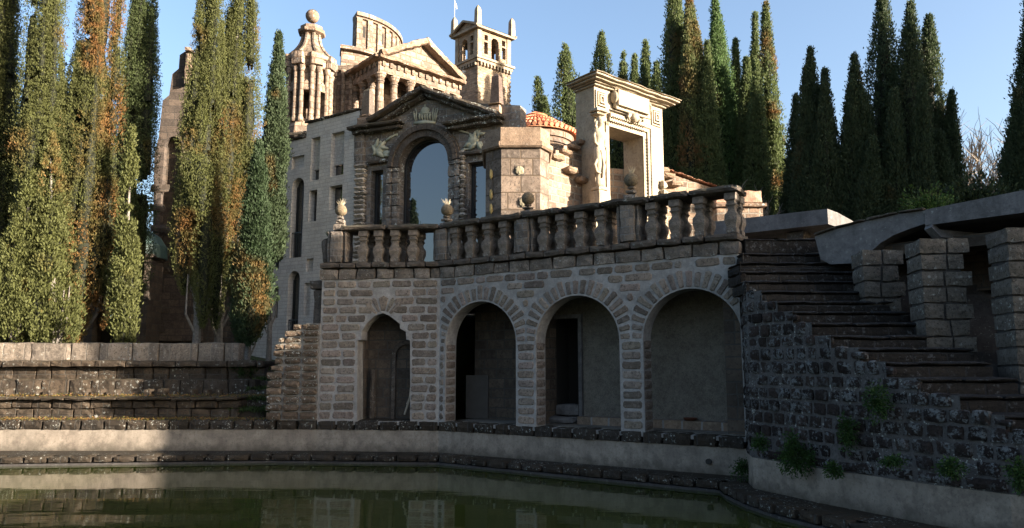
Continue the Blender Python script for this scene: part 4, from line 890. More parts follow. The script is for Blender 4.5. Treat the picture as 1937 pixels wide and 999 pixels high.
for s_ in (-1, 1): c.ball((u+s_*.22, -.18, v+.05), .09, 10, sx=.8, bumpy=.3); c.tube([(u+s_*.13, -.2, v+.1), (u+s_*.3, -.22, v-.02), (u+s_*.2, -.2, v-.13)], [.05, .06, .03], 8)
c.build('shell_keystone', m_marb, ptl, smooth=True)
# caryatid: one continuous draped body on a tapering support, scroll wings
uc = W4(700, 600)[0]; H0 = W4(700, 800)[1]; H1 = W4(715, 390)[1]; hh = H1-H0; yb = -.22
B_ = lambda t, dx=0, dy=0, rx=.1, ry=.1: (uc+dx, yb+dy, H0+t*hh, rx*(1.3 if t < .81 else 1.1), ry*1.1)
c = MB(); c.loft([B_(0, rx=.13, ry=.1), B_(.06, rx=.12, ry=.1), B_(.16, rx=.1, ry=.09), B_(.26, rx=.12, ry=.1), B_(.36, .02, rx=.15, ry=.13), B_(.42, .02, rx=.175, ry=.14), B_(.5, .02, rx=.17, ry=.14), B_(.57, .01, rx=.145, ry=.12), B_(.64, .0, rx=.14, ry=.12), B_(.7, 0, -.03, .17, .15), B_(.76, .0, -.02, .19, .14), B_(.8, .01, rx=.15, ry=.1), B_(.825, .02, rx=.065, ry=.065), B_(.85, .03, -.02, .06, .065), B_(.87, .03, -.03, .08, .09), B_(.9, .03, -.03, .1, .115), B_(.94, .03, -.02, .105, .12), B_(.975, .03, 0, .085, .1), B_(1.0, .03, 0, .03, .04)], 16)
for a_, b_ in ((.0, .34), (.02, .32), (-.07, .36), (.09, .3)): pass
c.ball((uc+.06, yb-.16, H0+.905*hh), .022, 6); c.build('caryatid', m_marb, ptl, smooth=True)
c = MB()
for s_ in (-1, 1): c.tube([(uc+s_*.14, yb-.03, H0+.78*hh), (uc+s_*.24, yb-.02, H0+.7*hh), (uc+s_*.23, yb-.04, H0+.6*hh), (uc+s_*.14, yb-.1, H0+.56*hh)], [.06, .06, .05, .04], 8); c.tube([(uc+s_*.1, yb-.04, H0+.4*hh), (uc+s_*.22, yb, H0+.3*hh), (uc+s_*.15, yb-.02, H0+.2*hh), (uc+s_*.05, yb-.1, H0+.18*hh)], [.05, .05, .05, .03], 8)
c.tube([(uc-.05, yb-.12, H0+.5*hh), (uc+.04, yb-.14, H0+.3*hh), (uc-.02, yb-.12, H0+.12*hh)], [.05, .05, .03], 8)
c.tube([(uc-.1, yb+.0, H0+.92*hh), (uc-.12, yb+.04, H0+.85*hh), (uc-.1, yb, H0+.8*hh)], [.05, .05, .04], 8)
c.build('scroll_arms_and_drapery', m_marb, ptl, smooth=True)
c = MB(); c.rbox(uc-.22, uc+.2, -.4, 0, H0-.14, H0, .008); c.rbox(uc-.26, uc+.24, -.44, 0, H0-.7, H0-.14, .008); c.build('pedestal', m_marb, ptl)
c = MB(); c.rbox(uc-.2, uc+.2, -.36, 0, H1+.01, H1+.1, .006); c.rbox(uc-.26, uc+.26, -.42, 0, H1+.1, H1+.22, .006); c.build('capital', m_marb, ptl)
ur = x1-.16; c = MB()
for k in range(12): c.ball((ur, -.1, .5+k*.3), .14, 8, sx=1, sy=.9, sz=1.1, bumpy=.4)
c.build('right_figure_relief', m_marb, ptl)

# ------------------------------------------------------------------ tiled apse
q = aty(1012, 260, 26.6); ap = Th('round_apse', 'round drum with a low conical red tiled roof behind the turret', 'apse', (q.x-.1, 28.4, ZC1), 0)
rA_ = (aty(1092, 260, 28.4).x-aty(952, 260, 28.4).x)/2*.98; ap.o.location.x = aty(1014, 260, 28.4).x; ap.loc.x = ap.o.location.x
ze = aty(1014, 240, 28.4-rA_).z-ZC1; za = aty(985, 213, 28.4).z-ZC1
c = MB(); c.lathe(0, 0, [(rA_*.92, 0), (rA_*.92, ze-.5), (rA_*.97, ze-.48), (rA_*.97, ze-.3), (rA_*1.02, ze-.28), (rA_*1.04, ze-.06), (.1, ze-.06)], 40); c.build('drum', m_pbrick, ap)
c = MB()
nT = 46
for k in range(nT):
    a = 2*math.pi*k/nT; ca, sa = math.cos(a), math.sin(a); r0 = rA_*1.14
    for s_ in range(4):
        t0, t1 = s_/4, (s_+1.15)/4; t1 = min(t1, 1); ra, rb2 = r0*(1-t0)+.05*t0, r0*(1-t1)+.05*t1; z0, z1 = ze+(za-ze)*t0+.02*s_*0+.03, ze+(za-ze)*t1
        k_ = random.uniform(.7, 1.25); c.tint = (k_, k_*random.uniform(.85, 1.15), k_)
        wq = math.pi*ra/nT; wq2 = math.pi*rb2/nT
        c.tube([(ca*ra, sa*ra, z0+.05), (ca*rb2, sa*rb2, z1+.01)], [max(.03, wq*.75), max(.02, wq2*.7)], 8)
c.lathe(0, 0, [(rA_*1.13, ze-.02), (.02, za)], 40)
MC.pop('red_roof_tile'); m_tile2 = stone('red_roof_tile', (.42, .13, .07), (.6, .25, .14), dark=.12, pit=.3, patchc=(.5, .33, .2), bump=.5, tint=True)
c.build('tile_roof', m_tile2, ap)
q = aty(1055, 276, 24.5); sh = Th('green_copper_sheet', 'small weathered green copper lean-to roof between turret and portal', 'lean-to roof', (q.x, 24.5, q.z-.2), R(10))
c = MB(); c.add([(-.75, -.3, -.25), (.8, -.3, .2), (.8, .9, .32), (-.75, .9, -.1), (-.75, -.3, -.4), (.8, -.3, .1), (.8, .9, .2), (-.75, .9, -.2)], [(0, 1, 2, 3), (7, 6, 5, 4), (0, 4, 5, 1), (1, 5, 6, 2), (3, 7, 4, 0), (2, 6, 7, 3)]); c.build('sheet', m_verd, sh)

# ------------------------------------------------------------------ pale villa wing on the left of the facade
vq = aty(678, 210, fa.loc.y-.12); zt_ = vq.z; vp = atz(575, 236, zt_)
vl = Th('pale_villa_wing', 'tall pale brick wing with narrow slit windows and two arched doors', 'building', (vp.x, vp.y, 2.1), facing(vp, vq))
print('villa', vp, vq, math.degrees(vl.rz))
V = lambda px_, py, off=0: vl.uv(px_, py, off)
vL = V(478, 500)[0]; vR = V(678, 300)[0]; vM = V(578, 300)[0]
def R4(x0, x1, y0, y1, arched=False):
    xm = (x0+x1)/2; u0 = V(x0, (y0+y1)/2)[0]; u1 = V(x1, (y0+y1)/2)[0]; a = V(xm, y1)[1]; b = V(xm, y0)[1]
    if arched: return arch(u0, u1, a, b-(u1-u0)*.5, b, 16)
    return rect(u0, u1, a, b)
VW = [('niche', R4(588, 604.5, 260, 341), (596, 603, 319, 339)), ('niche', R4(626, 650.5, 250, 332), (633, 649, 310, 330)), ('w', R4(584, 599, 360, 419), (591, 599, 360, 419)), ('w', R4(623, 647, 351, 396), (630, 647, 352, 396)),
      ('blind', R4(552, 575, 295, 319), None), ('door', R4(550, 573, 337, 487, True), 1), ('w', R4(519, 531.5, 394, 430), (523, 531, 394, 430)), ('w', R4(515, 528, 474, 509), (521, 528, 474, 509)), ('door', R4(543, 565, 513, 655, True), 1),
      ('w', R4(513, 526, 543, 602), (520, 526, 543, 602)), ('blind', R4(579, 592, 489, 514), None), ('blind', R4(575, 587, 535, 598), None)]
zt0 = zt_-2.1; zl0 = V(575, 262)[1]
c = MB(); c.prism([(vL, -.5), (vR, -.5), (vR, zt0), (vM, zt0-.02), (vM, zl0), (vL, zl0)], 0, .45, [h[1] for h in VW]); c.build('wall', m_villa, vl)
c = MB(); c.box(vR-.42, vR, .46, 3, -.5, zt0-.01); c.build('return_wall', m_villa, vl)
for a_, b_, zz in ((vM-.06, vR+.06, zt0), (vL, vM, zl0)):
    c = MB(); c.rbox(a_, b_, -.1, .6, zz, zz+.13, .03, .15, .03); c.build('coping', m_trim, vl)
for kind, h, g_ in VW:
    us = [p[0] for p in h]; vs_ = [p[1] for p in h]; u0, u1, v0, v1 = min(us), max(us), min(vs_), max(vs_)
    c = MB()
    if kind == 'blind': c.box(u0-.05, u1+.05, .12, .2, v0-.05, v1+.05); c.build('blind_recess', m_villa, vl); continue
    if kind == 'door':
        c.prism(h, .3, .34); o = c.build('arched_glass_door', plain('dark_green_glass', (.008, .014, .012), .12, spec=1.2), vl)
        c = MB()
        for k in range(6): uu = u0+(u1-u0)*k/5; c.box(uu-.008, uu+.008, .1, .12, v0, v0+1.0)
        c.box(u0, u1, .095, .125, v0+1.0, v0+1.04); c.build('railing', m_frame, o); 
        c = MB(); c.box(u0, u0+.06, .26, .3, v0, v1-.3); c.box((u0+u1)/2-.03, (u0+u1)/2+.03, .26, .3, v0, v1-.05); c.build('door_frame', m_frame, o); continue
    gu0 = V(g_[0], (g_[2]+g_[3])/2, .3)[0]; gu1 = u1+.02; gv0 = v0; gv1 = v1 if kind == 'w' else v0+(v1-v0)*.28
    c.box(gu0-.02, gu1, .3, .34, gv0, gv1); o = c.build('window_frame', m_frame, vl); c = MB(); c.box(gu0+.03, gu1-.04, .29, .299, gv0+.05, gv1-.05); c.build('pane', glassm(), o)
    c = MB(); c.box(u0-.05, max(u0-.04, gu0-.02), .31, .4, v0-.05, v1+.05)
    if kind == 'niche': c.box(u0-.05, u1+.05, .2 if True else .3, .28, gv1, v1+.05)
    c.build('recess_wall', m_villa, vl)

# ------------------------------------------------------------------ temple
Z1 = lambda X, Y: (500+X/3.842, Y/3.842)
cpx = Z1(835, 395); q = aty(*cpx, 33.5); zt_ = q.z; qr = atz(*Z1(1437, 592), zt_); ql = atz(*Z1(540, 575), zt_)
print('temple', q, qr, ql)
rz = facing(q, qr); tmz = 6.0; tmp_ = Th('temple_portico', 'reddish stone temple with columns and a pediment on the hilltop', 'temple', (q.x, q.y, tmz), rz)
T1 = lambda X, Y, off=0: tmp_.uv(*Z1(X, Y), off)
Lf = T1(1437, 592)[0]; he = zt_-tmz; Lr = math.hypot(ql.x-q.x, ql.y-q.y)
rz2 = facing(ql, q); tl = Fr(tmp_, (ql.x, ql.y, tmz), rz2)
hb = T1(860, 520)[1]; hbase = 0; wl_ = .0
print('temple', Lf, Lr, he, hb, math.degrees(rz), math.degrees(rz2))
for F_, L_, cols in ((tmp_, Lf, [T1(x_, 600, .25)[0] for x_ in (845, 945, 1062, 1188, 1312, 1400)]), (tl, Lr, [tl.uv(*Z1(x_, 650), .25)[0] for x_ in (560, 606, 660, 716, 775)])):
    c = MB(); c.box(.1, L_-.1, .05, .5, hb, hb+(he-hb)*.72); bld(c, 'architrave', m_palace, F_)
    c = MB(); u = .2
    while u < L_-.1: c.box(u, u+.16, -.03, .06, hb+(he-hb)*.38, hb+(he-hb)*.68); u += .42
    bld(c, 'triglyph_row', m_palace, F_)
    c = MB(); c.rbox(-.1, L_+.12, -.3, .55, he-(he-hb)*.28, he, .02, .25, .04); bld(c, 'cornice', m_tufas if F_ is tmp_ else m_tufas, F_)
    for u in cols:
        c = MB(); c.lathe(u, .28, [(.24, -.1), (.24, .15), (.2, .2), (.19, hb*.5), (.165, hb-.42), (.2, hb-.4), (.2, hb-.34), (.165, hb-.3), (.25, hb-.1), (.28, hb-.09), (.28, hb)], 14); bld(c, 'column', m_palace, F_, smooth=False)
ap_ = T1(1160, 300); c = MB(); c.prism([(.1, he), (Lf-.1, he), (ap_[0], ap_[1]-.15)], .1, .5); c.build('tympanum', m_palace, tmp_)
for p_, q_ in (((0-.1, he), ap_), (ap_, (Lf+.12, he))):
    c = MB(); slope_beam(c, (p_[0], p_[1]+.12), (q_[0], q_[1]+.12), .3, -.35, .7, .03); c.build('raking_cornice', m_tufas, tmp_)
# inner cella and roof
dx = (math.cos(rz2-rz), math.sin(rz2-rz)); c = MB()
back = [(-dx[0]*Lr, -dx[1]*Lr), (Lf-dx[0]*Lr, -dx[1]*Lr)]
by = -dx[1]*Lr; bx = -dx[0]*Lr
c.add([(0, .3, he-.02), (Lf, .3, he-.02), (ap_[0], .3, ap_[1]-.1), (bx, by, he-.02), (bx+Lf, by, he-.02), (bx+ap_[0], by, ap_[1]-.1)], [(0, 2, 5, 3), (2, 1, 4, 5), (0, 3, 4, 1), (3, 5, 4)]); c.build('roof', m_tufas, tmp_)
c = MB(); k = 1.6/by if by else 0
def sk(u, y): return (u+bx*(y/by), y)
w0 = [sk(1.0, 1.5), sk(Lf-.6, 1.5), sk(Lf-.6, by-.5), sk(1.0, by-.5)]
c.add([(x, y, -1) for x, y in w0]+[(x, y, he-.3) for x, y in w0], [(i, (i+1) % 4, 4+(i+1) % 4, 4+i) for i in range(4)]); c.build('cella_wall', m_pbrick, tmp_)
c = MB(); d_ = T1(1020, 700, 1.5); c.box(d_[0]-.22, d_[0]+.22, 1.44, 1.52, d_[1]-.6, d_[1]+.25); c.build('cella_window', m_void, tmp_)
c = MB(); b0 = [sk(-.2, -.1), sk(Lf+.2, -.1), sk(Lf+.2, by+.1), sk(-.2, by+.1)]; c.add([(x, y, -3) for x, y in b0]+[(x, y, -.1) for x, y in b0], [(3, 2, 1, 0), (4, 5, 6, 7)]+[(i, (i+1) % 4, 4+(i+1) % 4, 4+i) for i in range(4)]); c.build('podium', m_pbrick, tmp_)

# ------------------------------------------------------------------ bell tower
Z8 = lambda X, Y: (840+X/4.16, Y/4.16)
cx0 = Z8(262, 428); YT = 40.0; q = aty(*cx0, YT); zk = q.z; qR = atz(*Z8(558, 527), zk); qL = atz(*Z8(52, 520), zk)
print('tower', q, qR, qL, math.degrees(facing(q, qR)), (qR-q).length, (qL-q).length)
sR = (qR-q).length; sL = (qL-q).length
rzT = facing(q, qR); bt2 = Th('bell_tower', 'square honey-coloured brick bell tower with open belfry and four small spires', 'bell tower', (q.x, q.y, 4.0), rzT)
TR = lambda X, Y, off=0: bt2.uv(*Z8(X, Y), off)
kz = zk-4.0; ov_ = .2; WR = sR-2*ov_
sq = sR                                                   # cornice side; the left face is drawn square to the right one
rzL = facing(qL, q); tl2 = Fr(bt2, (qL.x, qL.y, 4.0), rzL)
TL = lambda X, Y, off=0: tl2.uv(*Z8(X, Y), off)
ang = rzL-rzT
def tower_quad(inset, z0, z1):
    # corners in bt2 local: A corner, R end, back, L end
    ex = Vector((1, 0)); ey = Vector((-math.cos(ang), -math.sin(ang)))
    pts = [ex*inset+ey*inset, ex*(sR-inset)+ey*inset, ex*(sR-inset)+ey*(sL-inset), ex*inset+ey*(sL-inset)]
    return [(p.x, p.y, z0) for p in pts]+[(p.x, p.y, z1) for p in pts]
QF = [(3, 2, 1, 0), (4, 5, 6, 7)]+[(i, (i+1) % 4, 4+(i+1) % 4, 4+i) for i in range(4)]
c = MB(); c.add(tower_quad(ov_, -2, kz-.25), QF); c.build('shaft', m_tower, bt2)
c = MB(); c.add(tower_quad(.08, kz-.3, kz-.13), QF); c.add(tower_quad(0, kz-.127, kz), QF); c.build('belfry_cornice', m_towers, bt2)
for F_, L_ in ((bt2, sR), (tl2, sL)):
    c = MB(); u = .3
    while u < L_-.25: c.box(u, u+.1, .05, .22, kz-.5, kz-.3); u += .24
    bld(c, 'corbel_row', m_towers, F_)
    c = MB(); v = .5
    while v < kz-.6: c.box(ov_-.03, ov_+.22, ov_-.03, ov_+.1, v, v+.14); c.box(L_-ov_-.22, L_-ov_+.03, ov_-.03, ov_+.1, v, v+.14); v += .28
    bld(c, 'quoin_column', m_tower, F_)
er = TR(262, 205)[1]
for F_, L_, Tn, A_, sl in ((bt2, sR, TR, (372, 430, 305, 450), ((315, 345, 332, 425), (455, 485, 378, 470), (318, 345, 275, 318), (455, 482, 322, 366))),
                            (tl2, sL, TL, (136, 184, 313, 465), ((205, 228, 335, 430), (95, 118, 392, 490), (207, 230, 280, 322), (97, 118, 332, 378)))):
    hs = []; o2 = ov_+.02
    ym = (A_[2]+A_[3])/2; u0 = Tn(A_[0], ym, o2)[0]; u1 = Tn(A_[1], ym, o2)[0]; vt = Tn((A_[0]+A_[1])/2, A_[2], o2)[1]; vb = kz+.12; hs.append(arch(u0, u1, vb, vt-(u1-u0)/2, vt, 12))
    for (a, b, y0, y1) in sl:
        ym = (y0+y1)/2; xm = (a+b)/2; hs.append(rect(Tn(a, ym, o2)[0], Tn(b, ym, o2)[0], max(vb, Tn(xm, y1, o2)[1]), Tn(xm, y0, o2)[1]))
    c = MB(); c.prism(rect(ov_+.02, L_-ov_-.02, kz, er), o2, o2+.3, hs); bld(c, 'belfry_wall', m_tower, F_)
    c = MB(); c.box(ov_-.02, ov_+.25, ov_-.03, ov_+.019, kz, er-.03); bld(c, 'belfry_pilaster', m_towers, F_); c = MB(); c.box(L_-ov_-.25, L_-ov_+.02, ov_-.03, ov_+.019, kz, er-.03); bld(c, 'belfry_pilaster', m_towers, F_)
c = MB(); q4 = tower_quad(ov_, kz, er); 
for i, j in ((2, 3), (1, 2)):
    a_ = Vector(q4[i]); b_ = Vector(q4[j]); n = 8; d = b_-a_
    for t0, t1, z0, z1 in ((0, .3, kz, er), (.7, 1, kz, er), (.3, .7, er-.5, er)): c.add([(a_+d*t0)[:2]+(z0,) if False else (a_.x+d.x*t0, a_.y+d.y*t0, z0), (a_.x+d.x*t1, a_.y+d.y*t1, z0), (a_.x+d.x*t1, a_.y+d.y*t1, z1), (a_.x+d.x*t0, a_.y+d.y*t0, z1)], [(0, 1, 2, 3)])
c.build('belfry_rear_wall', m_tower, bt2)
c = MB(); c.add(tower_quad(-.02, er, er+.13), QF); c.build('eaves', m_towers, bt2)
pk = TL(155, 172)[1]; Q = [Vector(p) for p in tower_quad(-.05, er+.13, er+.13)[:4]]
mA = (Q[0]+Q[3])/2; mB_ = (Q[1]+Q[2])/2; mA.z = mB_.z = pk
c = MB(); c.add([Q[0], Q[1], mB_, mA, Q[3], Q[2]], [(0, 1, 2, 3), (3, 2, 5, 4)]); c.build('tile_roof', m_tile2, bt2)
q5 = [Vector(p) for p in tower_quad(.1, er+.13, er+.13)[:4]]; c = MB()
for a_, b_ in ((0, 3), (1, 2)): m_ = (q5[a_]+q5[b_])/2; m_.z = pk-.06; c.add([q5[a_], q5[b_], m_], [(0, 1, 2)])
c.build('gable_wall', m_tower, bt2)
c = MB()
for a_, b_ in ((Q[0], mA), (Q[3], mA), (Q[1], mB_), (Q[2], mB_)): c.tube([a_, b_], .09, 4)
c.build('gable_trim', m_towers, bt2)
hS = TR(272, 32)[1]-er
for i, p in enumerate(tower_quad(.13, er, er)[:4]):
    ob = MB(); a = .16; ob.add([(sx*r_, sy*r_, z_) for r_, z_ in ((a, .1), (a*.85, hS*.8), (a*.6, hS*.9), (.02, hS)) for sx, sy in ((-1, -1), (1, -1), (1, 1), (-1, 1))], [(j*4+k, j*4+(k+1) % 4, j*4+4+(k+1) % 4, j*4+4+k) for j in range(3) for k in range(4)]); o = ob.build('spire', m_towers, bt2); o.location = p
    if i == 3:
        f_ = MB(); f_.tube([(0, 0, hS-.1), (0, 0, hS+1.6)], .015, 5); f_.add([(0, 0, hS+.75), (.18, .0, hS+.55), (.16, .02, hS+.85), (.02, 0, hS+1.0)], [(0, 1, 2, 3)]); f_.build('weather_vane', m_white, o)
pv = MB(); a_ = TL(145, 570, ov_); pv.ball((a_[0], ov_, a_[1]), .22, 8, sx=1.4, sy=.4, bumpy=.4); bld(pv, 'white_relief', m_white, tl2)

# ------------------------------------------------------------------ lantern tower on the left
YL = 34.0; q = aty(587, 130, YL); ln = Th('lantern_tower', 'octagonal sandstone lantern tower with a flared roof and stone ball on top', 'tower', (q.x, YL, 4.5), 0)
def lz(py): return aty(587, py, YL-.8).z-4.5
def lr(wpx): return wpx/2/FPX*YL/math.cos(R(22.5))*.95
A0 = R(22.5+8)
L8 = lambda c, pr: c.lathe(0, 0, pr, 8, a0=A0)
c = MB(); L8(c, [(lr(100), -2), (lr(100), lz(258)), (lr(94), lz(240)), (lr(80), lz(226))]); c.build('base', m_palace, ln)
rb_ = lr(76); c = MB(); apo = rb_*math.cos(R(22.5)); side = 2*rb_*math.sin(R(22.5))
zs0, zs1 = lz(228), lz(127)
for k in range(8):
    a = A0+R(22.5)+k*R(45); M = Matrix.Rotation(a+math.pi/2, 4, 'Z'); w_ = MB(); sw = side*.2
    w_.prism(rect(-side/2, side/2, zs0-.3, zs1), -apo, -apo+.25, [rect(-sw, sw, zs0, zs0+(zs1-zs0)*.55)])
    c.add([M @ Vector(v) for v in w_.v], w_.f)
c.build('drum_wall', m_palace, ln)
for k in range(8):
    a = A0+R(22.5)+k*R(45); M = Matrix.Rotation(a+math.pi/2, 4, 'Z'); w_ = MB(); sw = side*.2; zz = zs0+(zs1-zs0)*.55
    w_.box(-sw*1.9, -sw*1.05, -apo-.08, -apo-.001, zs0, zz); w_.box(sw*1.05, sw*1.9, -apo-.08, -apo-.001, zs0, zz); w_.box(-sw*2.1, sw*2.1, -apo-.14, -apo-.001, zz, zz+.12); w_.prism([(-sw*2.1, zz+.12), (sw*2.1, zz+.12), (0, zz+.5)], -apo-.12, -apo-.001)
    c = MB(); c.add([M @ Vector(v) for v in w_.v], w_.f); c.build('pedimented_window', m_palace, ln)
    a2 = A0+k*R(45)
    for da in (-.16, .16): c = MB(); c.lathe(math.cos(a2+da)*(rb_+.06), math.sin(a2+da)*(rb_+.06), [(.14, zs0-.1), (.14, zs0+.1), (.11, zs0+.14), (.095, zs1-.28), (.15, zs1-.1), (.17, zs1)], 10); c.build('column', m_palace, ln)
c = MB(); L8(c, [(lr(84), zs1), (lr(88), lz(122)), (lr(88), lz(112)), (lr(96), lz(110)), (lr(98), lz(103)), (lr(82), lz(100))]); c.build('entablature', m_palace, ln)
for k in range(8):
    a2 = A0+k*R(45); M = Matrix.Rotation(a2, 4, 'Z'); c = MB(); c.rbox(lr(78)-.15, lr(100)+.02, -.3, .3, zs1+.002, lz(101), .012, .2, .03, M); c.build('corner_block', m_palace, ln)
r1 = lr(36); pr = []
for t in np.linspace(0, 1, 9): pr.append((lr(80)*(1-t)**2.4+r1*(1-(1-t)**2.4)*(1-.12*t), lz(100)+(lz(54)-lz(100))*t))
c = MB(); L8(c, pr); c.build('flared_roof', m_palace, ln)
c = MB()
for k in range(8):
    a2 = A0+k*R(45); c.tube([(math.cos(a2)*r_*1.01, math.sin(a2)*r_*1.01, z_) for r_, z_ in pr], .09, 6)
c.build('roof_rib', m_palace, ln)
c = MB(); L8(c, [(lr(36), lz(55)), (lr(52), lz(52)), (lr(54), lz(47)), (lr(44), lz(44)), (lr(44), lz(39)), (lr(30), lz(37))]); c.build('crown_cornice', m_tufas, ln)
c = MB(); c.ball((0, 0, aty(585, 31, YL).z-4.5), 13.5/FPX*YL, 18, bumpy=.04); c.build('stone_ball', m_tufas, ln, smooth=True)

# ------------------------------------------------------------------ curved screen wall behind
YS = 37.0; q = aty(652, 100, YS); cs = Th('curved_screen_wall', 'curved free-standing sandstone screen wall with pilasters and a moulded top', 'curved wall', (-9.6, 39.0, 4.5), 0)
RS = 3.3; topz = aty(660, 24, 36.1).z-4.5; midz = aty(650, 93, 36.1).z-4.5
a0_, a1_ = R(-62), R(15)
def arcw(c, r0, r1, z0, z1, aa=a0_, ab=a1_, n=22): 
    c.lathe(0, 0, [(r0, z0), (r1, z0), (r1, z1), (r0, z1), (r0, z0)], n, a0=aa, a1=ab)
    for a in (aa, ab): c.add([(math.cos(a)*r, math.sin(a)*r, z) for r, z in ((r0, z0), (r1, z0), (r1, z1), (r0, z1))], [(0, 1, 2, 3)])
c = MB(); arcw(c, RS-.55, RS, midz, topz-.3); c.build('upper_wall', m_pbrick, cs)
c = MB(); arcw(c, RS-.6, RS+.1, topz-.3, topz-.2); arcw(c, RS-.65, RS+.2, topz-.197, topz); c.build('upper_cornice', m_palace, cs)
c = MB(); arcw(c, RS-.7, RS+.12, -1, midz-.7, R(-74)); c.build('lower_wall', m_pbrick, cs)
c = MB(); arcw(c, RS-.7, RS+.05, midz-.7, midz-.18, R(-74)); c.build('frieze', m_palace, cs)
c = MB(); arcw(c, RS-.8, RS+.3, midz-.18, midz, R(-75)); c.build('lower_cornice', m_palace, cs)
for k in range(8):
    a = a0_+R(3)+(a1_-a0_-R(6))*k/7; M = Matrix.Rotation(a+math.pi/2, 4, 'Z'); w_ = MB(); w_.box(-.14, .14, -RS-.1, -RS+.02, midz, topz-.3); w_.box(-.17, .17, -RS-.14, -RS+.02, midz, midz+.15); c = MB(); c.add([M @ Vector(v) for v in w_.v], w_.f); c.build('pilaster', m_palace, cs)
    if k < 7 and k % 2 == 0:
        a += R(5); M = Matrix.Rotation(a+math.pi/2, 4, 'Z'); w_ = MB(); zc_ = midz+(topz-midz)*.52; w_.box(-.07, .07, -RS-.012, -RS+.2, zc_-.3, zc_+.3); c = MB(); c.add([M @ Vector(v) for v in w_.v], w_.f); c.build('slit_window', m_void, cs)
# palace blocks that carry the lantern and screen
pb = Th('palace_block', 'sandstone palace block between the lantern tower and the temple', 'building', (aty(640, 200, 35).x, 36, 4.0), R(-6))
c = MB(); zz = aty(640, 112, 35).z-4; c.box(-1.9, .6, -.3, 3, -2, zz-.35); c.build('wall', m_pbrick, pb)
c = MB(); c.rbox(-2, .8, -.45, 3, zz-.35, zz-.05, .015, .3); c.build('cornice', m_palace, pb)
for u in (-1.7, -1.3, -.75, -.35, .1, .5): c = MB(); c.lathe(u, -.4, [(.13, 0), (.11, .2), (.1, zz-.7), (.16, zz-.45), (.17, zz-.35)], 10); c.build('column', m_palace, pb)
q = aty(560, 262, 31.5); lw = Th('dark_podium_wall', 'rough dark podium wall below the lantern tower', 'wall', (aty(535, 262, 31.5).x, 31.5, 2.2), R(-18))
c = MB(); u1 = lw.uv(625, 250)[0]; c.box(-1.0, u1, 0, 1, 0, lw.uv(560, 262)[1]); c.build('wall', m_bwall, lw); c = MB(); c.rbox(-1.1, u1+.1, -.15, 1, lw.uv(560, 262)[1], lw.uv(560, 250)[1], .03, .2, .04); c.build('coping', m_trim, lw)

# ------------------------------------------------------------------ ruined tower and walls behind the left cypresses
q = aty(252, 640, 31.0); q2 = aty(535, 640, 31.5)
lb = Th('shaded_brick_wall', 'long brown block wall in shade behind the middle cypresses', 'wall', (q.x, q.y, 2.0), facing(q, q2))
U = lambda x_, y_: lb.uv(x_, y_)
c = MB(); c.prism([(U(330, 600)[0], -.5), (U(545, 600)[0], -.5), U(545, 265), U(500, 268), U(470, 285), U(440, 330), U(400, 330), U(395, 300), U(330, 300)], 0, .8, [rect(U(495, 600)[0], U(508, 600)[0], 1, 2)][:0]); c.build('wall', m_bwall, lb)
rt = Th('ruined_stone_tower', 'broken dark stone tower with a sunlit jagged top between the cypresses', 'ruined tower', (q.x, q.y-.3, 2.0), lb.rz)
U = lambda x_, y_: rt.uv(x_, y_)
c = MB(); ol = [(285, 645), (345, 645), (380, 645), (380, 165), (366, 165), (366, 96), (352, 96), (340, 104), (338, 130), (326, 140), (320, 180), (308, 190), (300, 260), (292, 290)]
c.prism([U(*p) for p in ol], 0, 1.0, [arch(U(303, 400)[0], U(336, 400)[0], U(320, 520)[1], U(320, 275)[1], U(320, 258)[1], 10)]); c.build('tower_wall', stone('red_ruin_block', (.062, .05, .042), (.098, .08, .068), brick=(.6, .3), mortar=(.05, .045, .04), msize=.014, dark=.25, pit=.5), rt)
c = MB(); c.box(U(300, 400)[0], U(340, 400)[0], .35, .45, 0, U(320, 250)[1]); c.build('blocked_arch', m_bwall, rt)
c = MB(); a_ = U(352, 163); b_ = U(366, 100); c.rbox(a_[0], b_[0], -.35, .0, a_[1], b_[1]-.1, .02, .2, .03); c.rbox(a_[0]-.05, b_[0]+.05, -.45, .2, b_[1]-.1, b_[1]+.1, .02, .2, .03); c.build('buttress', m_pbrick, rt)
for k in range(8): a_ = U(296, 630-k*38); c = MB(); c.rbox(a_[0]-.25, a_[0]+.35+(k % 2)*.2, -.08, .02, a_[1], a_[1]+.35, .02, .15, .03); c.build('quoin', m_bwall, rt)
lo = Th('low_ruin_building', 'low dark stone building with a round-arched doorway behind the left cypresses', 'building', (aty(-60, 600, 29).x, 29.0, 2.0), R(2))
U = lambda x_, y_: lo.uv(x_, y_)
ro = U(285, 490); c = MB(); c.prism([(-4, -.5), (ro[0], -.5), (ro[0], ro[1]), (-4, ro[1]+.3)], 0, 1.2, [arch(U(176, 600)[0], U(219, 600)[0], -.4, U(198, 600)[1], U(198, 588)[1], 10), rect(U(60, 600)[0], U(75, 600)[0], U(60, 630)[1], U(60, 560)[1])]); c.build('wall', m_bwall, lo)
c = MB(); c.rbox(-4, ro[0]+.1, -.2, 1.3, ro[1], ro[1]+.22, .03, .3, .04); c.build('cornice', m_tufad, lo)
c = MB(); c.box(U(165, 600)[0], U(230, 600)[0], .7, .8, -.4, 2.2); c.build('doorway_void', m_void, lo)
c = MB(); a_ = U(250, 470); c.lathe(a_[0], .8, [(1.0, a_[1]-.3), (.95, a_[1]+.2), (.7, a_[1]+.6), (.3, a_[1]+.85), (.02, a_[1]+.9)], 18); c.build('dome', m_verd, lo)

